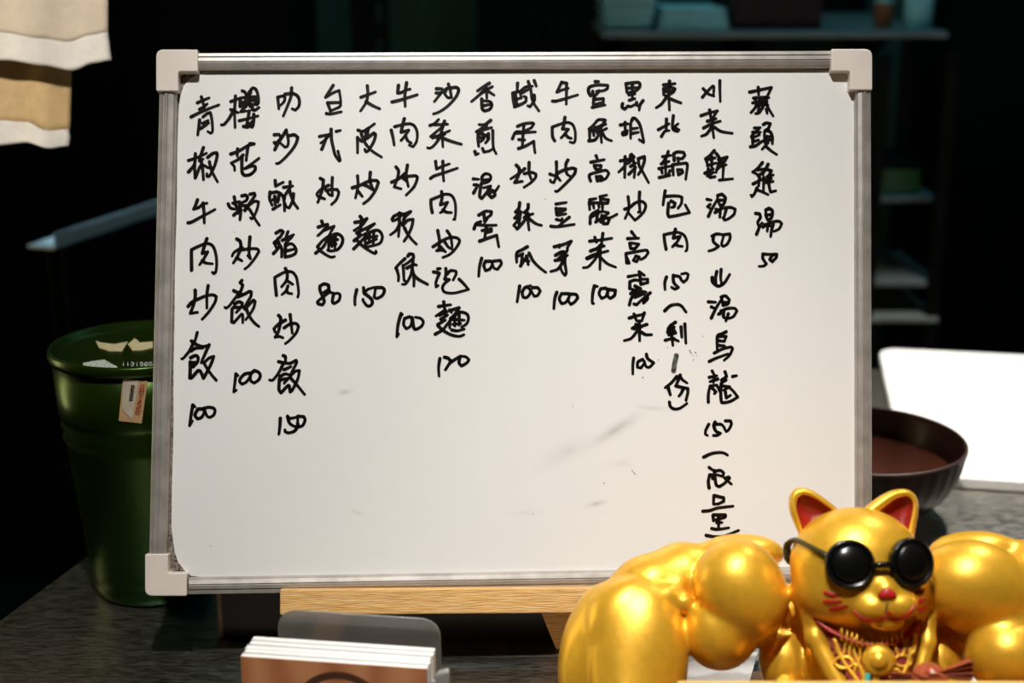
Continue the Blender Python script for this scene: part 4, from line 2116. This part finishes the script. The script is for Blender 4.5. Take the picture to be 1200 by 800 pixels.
for k in range(13):
    u = 984 + k * 5.4
    vv = 748 - ((u - 1015) / 34.0) ** 2 * 9
    bdm.tube([c2w(u, vv - 6, chest_w(u, vv) + 9), c2w(u - 0.8, vv + 9, chest_w(u, vv) + 8)], [1.2 * KS, 1.7 * KS], 7)
bdm.build('collar_fringe', M_GOLD, cat, smooth=True, label='gold collar fringe')
bc = c2w(1022, 769, chest_w(1022, 769) + 5)
MB().lathe([(16 * KS, -5 * KS), (18 * KS, 0), (17 * KS, 4 * KS), (13 * KS, 7 * KS), (11 * KS, 6.5 * KS), (9.5 * KS, 10 * KS), (5 * KS, 12.5 * KS), (0, 13.2 * KS)], bc, 32,
           (cR, cU, cN)).build('bell', M_GOLD, cat, smooth=True, label='gold bell medallion')

# ------------------------------------------------------------------ wooden tray under the cat
M_TRAYD = new_mat('dark_stained_wood', (0.10, 0.05, 0.02), 0.5, color2=(0.06, 0.028, 0.012), nscale=12, stretch=(5, 40, 40))
tray = thing('wooden_tray', 'wooden tray with golden front rim carrying the gold cat', 'tray', (0.30, 0.93, 0))
TX0, TX1 = 0.036, 0.60
TY0, TY1 = min(v.y for v in catW) - 0.004, 1.028
MB().abox(TX0, TX1, TY0, TY1, 0.0, STAND_Z - 0.0005).build('base', M_TRAYD, tray, bevel=0.001)
rz = at(900, 796.6, 0).z
d_ = ray(950, 796.6)
t_ = (TY0 - 0.0) / d_.y
rim_z = (CAM + d_ * t_).z
rim_x0 = (CAM + ray(793, 796.6) * ((TY0) / ray(793, 796.6).y)).x
MB().abox(rim_x0, TX1, TY0 - 0.012, TY0 - 0.0005, 0.0, rim_z).build('front_rim', M_OAKRIM, tray, bevel=0.001)

# papers on the tray behind the arms
TZ = STAND_Z


M_SLIP = new_mat('grey_white_paper', (0.55, 0.55, 0.54), 0.85, noise=0.08, nscale=200, bump=0.2, bscale=400)


def sheet(name, pxs, lab, zoff=0.0006):
    pts = [on_z(x, y, TZ + zoff) for x, y in pxs]
    o = MB().prism(pts, (0, 0, 0.0006)).build(name, M_SLIP)
    return tag(o, lab, 'paper')


sheet('paper_slip', [(805, 776), (888, 764), (878, 800), (868, 815), (805, 815)], 'white paper slip on tray under the left biceps of gold cat')
sheet('paper_slip', [(1083, 782), (1128, 782), (1165, 802), (1150, 815), (1070, 815)], 'white paper slip on tray beside the wrapped candy at right')

# snack packet, candy, straw bit
CP = c2w(1050, 800, 95)


def lump(name, c, rx, ry, rz, mat, parent, seed, nseg=14, amp=0.22, ax=None, cr=1.0):
    rg = random.Random(seed)
    vs, fs = [], []
    nl = 8
    for i in range(nl + 1):
        ph = math.pi * i / nl
        for k in range(nseg):
            t = 2 * math.pi * k / nseg
            s = 1 + rg.uniform(-amp, amp)
            vs.append(Vector(c) + Vector((rx * math.sin(ph) ** 0.7 * math.cos(t) * s, ry * math.sin(ph) ** 0.7 * math.sin(t) * s, rz * math.cos(ph) * (1 + rg.uniform(-amp, amp) * 0.5))))
    for i in range(nl):
        for k in range(nseg):
            fs.append((i * nseg + k, i * nseg + (k + 1) % nseg, (i + 1) * nseg + (k + 1) % nseg, (i + 1) * nseg + k))
    return obj(name, vs, fs, mat, parent)


def fan(parent, c, d, side, up, L, wd, mat, seed):
    rg = random.Random(seed)
    n = 9
    mb = MB()
    a, b = [], []
    for k in range(n):
        t = k / (n - 1) - 0.5
        z = (0.0022 if k % 2 else -0.0022)
        a.append(c + side * (t * wd * 0.25) + up * z * 0.3)
        b.append(c + d * L * (1 - 0.25 * abs(t) + rg.uniform(-.08, .08)) + side * (t * wd) + up * z)
    for k in range(n - 1):
        mb.add([a[k], a[k + 1], b[k + 1], b[k]], [(0, 1, 2, 3)])
    o = mb.build('wrapper_twist', mat, parent)
    m = o.modifiers.new('thick', 'SOLIDIFY')
    m.thickness = 0.0003
    return o


# heap of packets in front of the cat's chest
pk_c = c2w(1052, 806, 100)
pk_top = pk_c.z
pk = thing('snack_packet', 'black glossy snack packet standing in the tray under the candy', 'packet', Vector((pk_c.x, pk_c.y, TZ)))
hh = max(pk_top - TZ, 0.02)
pb = MB()
nx_, nz_ = 10, 8
for sgn in (-1, 1):
    vs, fs = [], []
    for i in range(nx_ + 1):
        for j in range(nz_ + 1):
            s, t = i / nx_, j / nz_
            puff = 0.007 * (math.sin(math.pi * s) * math.sin(math.pi * t)) ** 0.6 if 0 < s < 1 and 0 < t < 1 else 0.0003
            vs.append(Vector((pk_c.x - 0.026 + 0.052 * s, pk_c.y + sgn * puff + 0.0015 * math.sin(s * 17 + t * 5), TZ + 0.0005 + hh * t)))
    for i in range(nx_):
        for j in range(nz_):
            k = i * (nz_ + 1) + j
            fs.append((k, k + 1, k + nz_ + 2, k + nz_ + 1))
    pb.add(vs, fs)
pb.build('pouch', M_PACK, pk)
sq = MB()
for (a, b) in ((0.010, -0.004), (0.004, -0.012)):
    c = pk_c + Vector((a - 0.016, -0.0085, b))
    sq.add([c + Vector((0.003 * math.cos(q) * (1 if k % 2 else .45), 0, 0.003 * math.sin(q) * (1 if k % 2 else .45))) for k, q in enumerate([math.pi * j / 5 for j in range(10)])],
           [tuple(range(10))])
sq.build('star_print', M_TAN, pk, label='small tan star')

cd_c = c2w(1074, 784, 100)
cd = thing('wrapped_candy', 'candy in crinkled brown-red wrapper lying on the packet before the cat', 'candy', cd_c - Vector((0, 0, 0.007)))
lump('wrapper', cd_c, 0.0115, 0.009, 0.0072, M_WRAP, cd, 4, amp=0.16)
dirR = (cR * 0.95 + cU * 0.12).normalized()
fan(cd, cd_c + dirR * 0.008, dirR, (cU * 0.8 + cN * 0.5).normalized(), cN, 0.021, 0.018, M_WRAP, 1)
dirL = (cR * -0.95 - cU * 0.10).normalized()
fan(cd, cd_c + dirL * 0.008, dirL, (cU * 0.8 + cN * 0.5).normalized(), cN, 0.019, 0.012, M_WRAP, 2)

stc = c2w(1009, 783, 108)
st_b = Vector((stc.x - 0.002, stc.y - 0.004, TZ + 0.0008))
stk = MB().tube([st_b, stc], [0.0016, 0.0018], 10).build('drink_stirrer', M_TEALSTICK, smooth=True)
tag(stk, 'thin teal plastic stirrer poking up below the cat bell', 'stirrer')
yc = c2w(921, 788, 112)
yb_ = MB()
yb_.lathe([(0.004, 0.0), (0.0062, 0.004), (0.0055, yc.z - TZ - 0.002), (0.0028, yc.z - TZ + 0.001), (0.0, yc.z - TZ + 0.0015)], (yc.x, yc.y, TZ + 0.0004), 9)
ye = yb_.build('wrapped_sweet', M_YEL)
tag(ye, 'small yellow wrapped sweet upright behind the golden tray rim', 'candy')

# ------------------------------------------------------------------ hanging shop curtain, upper left
noren = thing('shop_curtain', 'cream cloth shop curtain hanging in two layers at the upper left', 'curtain', at(20, 172, 1.42))
ND = 1.40


def cloth(name, xl, xr, ytop, ybot, depth, mat, amp, nfold, hem_h=None, hem=None, top_x=None):
    """wavy hanging cloth; ybot(s) gives the lower edge in px, s in 0..1"""
    nx, ny = 60, 36
    vs, fs = [], []
    for i in range(nx + 1):
        s = i / nx
        for j in range(ny + 1):
            t = j / ny
            x = xl + (xr(t) - xl) * s
            y = ytop + (ybot(s) - ytop) * t
            dd = depth + amp * (0.35 + 0.65 * t) * (math.sin(s * nfold * 6.283 + 0.6) + 0.4 * math.sin(s * nfold * 13.1 + 2 * t))
            vs.append(at(x, y, dd))
    for i in range(nx):
        for j in range(ny):
            k = i * (ny + 1) + j
            fs.append((k, k + 1, k + ny + 2, k + ny + 1))
    o = obj(name, vs, fs, mat, noren, smooth=True)
    m = o.modifiers.new('thick', 'SOLIDIFY')
    m.thickness = 0.0012
    return o


def interp(tab):
    def f(s):
        for (a, va), (b, vb) in zip(tab[:-1], tab[1:]):
            if a <= s <= b:
                q = (s - a) / (b - a)
                q = q * q * (3 - 2 * q)
                return va + (vb - va) * q
        return tab[-1][1]
    return f


XL = -260
low1 = interp([(0, 66), (0.2, 74), (0.45, 64), (0.68, 70), (0.80, 76), (0.88, 82), (0.95, 73), (1, 70)])
hem1 = interp([(0, 36), (0.2, 42), (0.45, 34), (0.68, 38), (0.80, 45), (0.88, 49), (0.95, 41), (1, 37.5)])
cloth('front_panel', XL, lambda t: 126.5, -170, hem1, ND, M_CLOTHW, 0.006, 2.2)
# hem band hangs as a slightly fuller strip


def strip(name, xl, xr, ya, yb, depth, mat, amp, nfold):
    nx, ny = 60, 8
    vs, fs = [], []
    for i in range(nx + 1):
        s = i / nx
        for j in range(ny + 1):
            t = j / ny
            y = ya(s) + (yb(s) - ya(s)) * t
            x = xl + (xr(t) - xl) * s
            dd = depth + amp * (math.sin(s * nfold * 6.283 + 0.6) + 0.4 * math.sin(s * nfold * 13.1 + 2))
            vs.append(at(x, y, dd))
    for i in range(nx):
        for j in range(ny):
            k = i * (ny + 1) + j
            fs.append((k, k + 1, k + ny + 2, k + ny + 1))
    o = obj(name, vs, fs, mat, noren, smooth=True)
    m = o.modifiers.new('thick', 'SOLIDIFY')
    m.thickness = 0.003
    return o


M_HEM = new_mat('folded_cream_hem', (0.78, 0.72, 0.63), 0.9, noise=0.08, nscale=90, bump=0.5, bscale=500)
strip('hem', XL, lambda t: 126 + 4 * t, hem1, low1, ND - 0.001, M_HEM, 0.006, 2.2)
low2 = interp([(0, 172), (0.25, 168), (0.5, 174), (0.76, 170), (0.86, 167), (0.93, 174), (1, 171)])
hem2 = interp([(0, 143), (0.25, 138), (0.5, 145), (0.72, 141), (0.86, 143), (0.93, 154), (1, 152)])
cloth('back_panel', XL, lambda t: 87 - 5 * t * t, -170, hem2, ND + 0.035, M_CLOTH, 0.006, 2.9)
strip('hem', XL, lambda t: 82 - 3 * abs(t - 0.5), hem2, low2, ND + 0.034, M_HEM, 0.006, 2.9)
MB().tube([at(-300, -172, ND + 0.017), at(175, -172, ND + 0.017)], 0.024, 16).build('rod', M_OAK, noren, smooth=True)

# ------------------------------------------------------------------ dim kitchen behind
# shelf unit, upper right
SD = 2.60
s_z = at(700, 37, SD).z
s_y = at(700, 37, SD).y
sx0, sx1 = at(706, 37, SD).x, at(1112, 37, SD).x
rack = thing('wall_shelf', 'dim steel shelf high behind the whiteboard at upper right', 'shelf', ((sx0 + sx1) / 2, s_y + 0.15, s_z - 0.04))
MB().abox(sx0, sx1, s_y, W_Y - 0.002, s_z - 0.012, s_z).build('shelf_board', M_SHELF, rack, bevel=0.002)
MB().abox(sx0, sx1, W_Y - 0.016, W_Y - 0.003, s_z + 0.0005, s_z + 0.5).build('back_panel', M_BLACK, rack)  # added black sheet standing in for the darkness behind the shelf items
for k in (0.08, 0.5, 0.92):
    xx = sx0 + (sx1 - sx0) * k
    MB().prism([(xx, W_Y - 0.002, s_z - 0.0125), (xx, W_Y - 0.002, s_z - 0.16), (xx, s_y + 0.2, s_z - 0.0125)], (0.012, 0, 0)).build('bracket', M_BLACK, rack)
px_x = (sx1 - sx0) / 406.0
# stack of pale containers
lab5 = ['bottom one of the pale stacked trays on the high shelf', 'second tray from bottom of the stack on the high shelf',
        'third tray from bottom of the stack on the high shelf', 'topmost tray of the stack on the high shelf']
zc = s_z + 0.0006
for k in range(4):
    tr = MB()
    w_ = px_x * (58 + 3 * k)
    x0 = sx0 + px_x * (3 - k)
    y0, y1 = s_y + 0.03, s_y + 0.25
    h_ = 0.017
    tr.prism([(x0 + .006, y0 + .006, zc), (x0 + w_ - .006, y0 + .006, zc), (x0 + w_ - .006, y1 - .006, zc), (x0 + .006, y1 - .006, zc)], (0, 0, h_ * 0.6))
    tr.abox(x0, x0 + w_, y0, y1, zc + h_ * 0.6, zc + h_)
    tag(tr.build('stacked_tray', M_TEAL, bevel=0.002), lab5[k], 'tray', 'pale trays stacked on the high shelf')
    zc += h_ + 0.0004
# folded towel
tx0, tx1 = sx0 + px_x * 68, sx0 + px_x * 150
tw = MB()
for k in range(3):
    poly = rounded([(tx0 + .002 * k, s_z + 0.0006 + k * 0.0135), (tx1 - .003 * k, s_z + 0.0006 + k * 0.0135), (tx1 - .003 * k, s_z + 0.0135 + k * 0.0135),
                    (tx0 + .002 * k, s_z + 0.0135 + k * 0.0135)], 0.006, 4)
    tw.prism([(p.x, s_y + 0.02, p.y) for p in poly], (0, 0.2, 0))
tag(tw.build('folded_towel', M_TEAL, bevel=0.003), 'folded pale towel on the high shelf beside the tray stack', 'towel')
# small jars at the right end
for (a, b, hgt, m, nm, lb) in ((330, 352, 0.055, M_ORANGE, 'spice_jar', 'small brownish jar near right end of the high shelf'),
                               (366, 400, 0.075, M_TEAL, 'plastic_tub', 'pale plastic tub at right end of the high shelf')):
    r_ = px_x * (b - a) / 2
    cx_ = sx0 + px_x * (a + b) / 2
    t = thing(nm, lb, 'container', (cx_, s_y + 0.08, s_z + 0.0005))
    MB().lathe([(0, 0), (r_ * .92, 0), (r_, .004), (r_, hgt * .8), (r_ * .9, hgt * .86), (0, hgt * .86)], (cx_, s_y + 0.08, s_z + 0.0005), 28).build('body', m, t, smooth=True)
    MB().lathe([(0, hgt * .862), (r_ * .97, hgt * .862), (r_ * .97, hgt), (0, hgt)], (cx_, s_y + 0.08, s_z + 0.0005), 28).build('lid', M_TEAL, t)
mx0, mx1 = sx0 + px_x * 156, sx0 + px_x * 262
mbx = thing('storage_box', 'dark maroon box on the high shelf between towel and small jar', 'box', ((mx0 + mx1) / 2, s_y + 0.12, s_z + 0.0005))
M_MAROON = new_mat('dark_maroon_card', (0.035, 0.006, 0.010), 0.6, noise=0.3)
MB().abox(mx0, mx1, s_y + 0.04, s_y + 0.22, s_z + 0.0005, s_z + 0.07).build('body', M_MAROON, mbx, bevel=0.002)
MB().abox(mx0 - .002, mx1 + .002, s_y + 0.038, s_y + 0.222, s_z + 0.0705, s_z + 0.09).build('lid', M_BLACK, mbx, bevel=0.002)
# second shelf unit at right edge behind the table
rx0, rx1 = at(1010, 300, 2.5).x, at(1100, 300, 2.5).x
r2 = thing('metal_rack', 'dark metal rack with bluish shelf edges right of whiteboard', 'rack', ((rx0 + rx1) / 2, 2.6, -0.85))
zs = []
for yy in (231, 330, 372):
    p = at(1050, yy, 2.5)
    zs.append(p.z)
    MB().abox(rx0, rx1, p.y, p.y + 0.3, p.z - 0.009, p.z).build('shelf_board', M_SHELF, r2, bevel=0.001)
for xx in (rx0, rx1 - 0.02):
    for yy in (p.y + 0.005, p.y + 0.275):
        MB().abox(xx, xx + 0.02, yy, yy + 0.02, -0.85, zs[0] + 0.25).build('post', M_BLACK, r2)
# green basket on the top shelf of the rack
gb = at(1051, 200, 2.5)
gx0, gx1 = at(1022, 200, 2.5).x, at(1084, 200, 2.5).x
gz = zs[0] + 0.0006
bt = thing('green_basket', 'green plastic basket on the rack right of whiteboard', 'basket', ((gx0 + gx1) / 2, gb.y + 0.1, gz))
mb = MB()
mb.abox(gx0 + .006, gx1 - .006, gb.y + .03, gb.y + .2, gz, gz + .004)
for q in range(2):
    mb.abox(gx0, gx1, gb.y + .02 + q * .18, gb.y + .028 + q * .18, gz, gz + 0.045)
    mb.abox(gx0 + q * (gx1 - gx0 - .008), gx0 + .008 + q * (gx1 - gx0 - .008), gb.y + .028, gb.y + .2, gz, gz + 0.045)
mb.build('bin', M_GREENBIN, bt, bevel=0.002)
MB().abox(gx0 - .004, gx1 + .004, gb.y + .016, gb.y + .212, gz + .0455, gz + .052).build('lid', M_BLACK, bt, bevel=0.002)
# slotted angle post behind the board
pp = at(433, 20, 2.9)
po = MB()
pw = at(455, 20, 2.9).x - at(411, 20, 2.9).x
zz0, zz1 = -0.85, 1.3
xh0, xh1 = pp.x - pw / 2, pp.x + pw / 2
hx0, hx1 = pp.x + pw * 0.16, pp.x + pw * 0.34
po.abox(xh0, hx0, pp.y, pp.y + 0.004, zz0, zz1)
po.abox(hx1, xh1, pp.y, pp.y + 0.004, zz0, zz1)
step = 0.072
k = 0
while zz0 + k * step < zz1:
    z0 = zz0 + k * step
    po.abox(hx0, hx1, pp.y, pp.y + 0.004, z0, min(z0 + step * 0.42, zz1))
    k += 1
po.abox(xh0, xh0 + 0.004, pp.y + 0.004, pp.y + 0.05, zz0, zz1)
tag(po.build('slotted_post', M_BLACK), 'black slotted steel post against green wall above the whiteboard', 'post')
# added black cabinets stand in for darkness over most of the green wall
for (xa, xb, lb) in ((-60, 350, 'tall black cabinet added for darkness behind the jar at left'), (560, 712, 'tall black cabinet added for darkness behind the middle of whiteboard'), (1104, 1500, 'tall black cabinet added for darkness at the far right behind cutting board')):
    a, b = at(xa, 100, 2.95).x, at(xb, 100, 2.95).x
    yy = at(xa, 100, 2.95).y
    cb_ = thing('added_dark_cabinet', lb, 'cabinet', ((a + b) / 2, yy + .15, -0.85))
    MB().abox(a, b, yy, W_Y - 0.002, -0.85, 1.35).build('body', M_BLACK, cb_, bevel=0.003)
    MB().abox(a + .01, (a + b) / 2 - .003, yy - .018, yy - .0005, -0.75, 1.33).build('door', M_BLACK, cb_, bevel=0.002)
    MB().abox((a + b) / 2 + .003, b - .01, yy - .018, yy - .0005, -0.75, 1.33).build('door', M_BLACK, cb_, bevel=0.002)
# pale tray slanting at left
ta = at(64, 284, 2.1)
tb_ = at(200, 246, 2.4)
st2 = thing('sheet_pan_cart', 'dark cart with one pale pan catching blue light, left of whiteboard', 'cart', (ta.x + .2, ta.y + .2, -0.85))
d = (tb_ - ta)
d.z = 0
dn = d.normalized()
sdv = Vector((-dn.y, dn.x, 0)) * 0.30
zt = (ta.z + tb_.z) / 2
o = Vector((ta.x, ta.y, zt - 0.006))
pan = MB()
L_ = d.length * 1.5
pan.box(o, dn * L_, sdv * 0.16, Vector((0, 0, 0.004)))
pan.box(o, dn * L_, sdv * 0.004, Vector((0, 0, 0.024)))
pan.build('pan', M_TRAY, st2, bevel=0.001)
for (a_, b_) in ((0.02, 0.0), (L_ - 0.05, 0.0), (0.02, 0.085), (L_ - 0.05, 0.085)):
    q = o + dn * a_ + sdv * b_
    MB().box(Vector((q.x, q.y, -0.85)), dn * 0.02, sdv * 0.015, Vector((0, 0, zt - 0.0065 + 0.85))).build('leg', M_BLACK, st2)
MB().box(o + Vector((0, 0, -0.35)), dn * L_, sdv * 0.10, Vector((0, 0, 0.006))).build('lower_shelf', M_BLACK, st2)
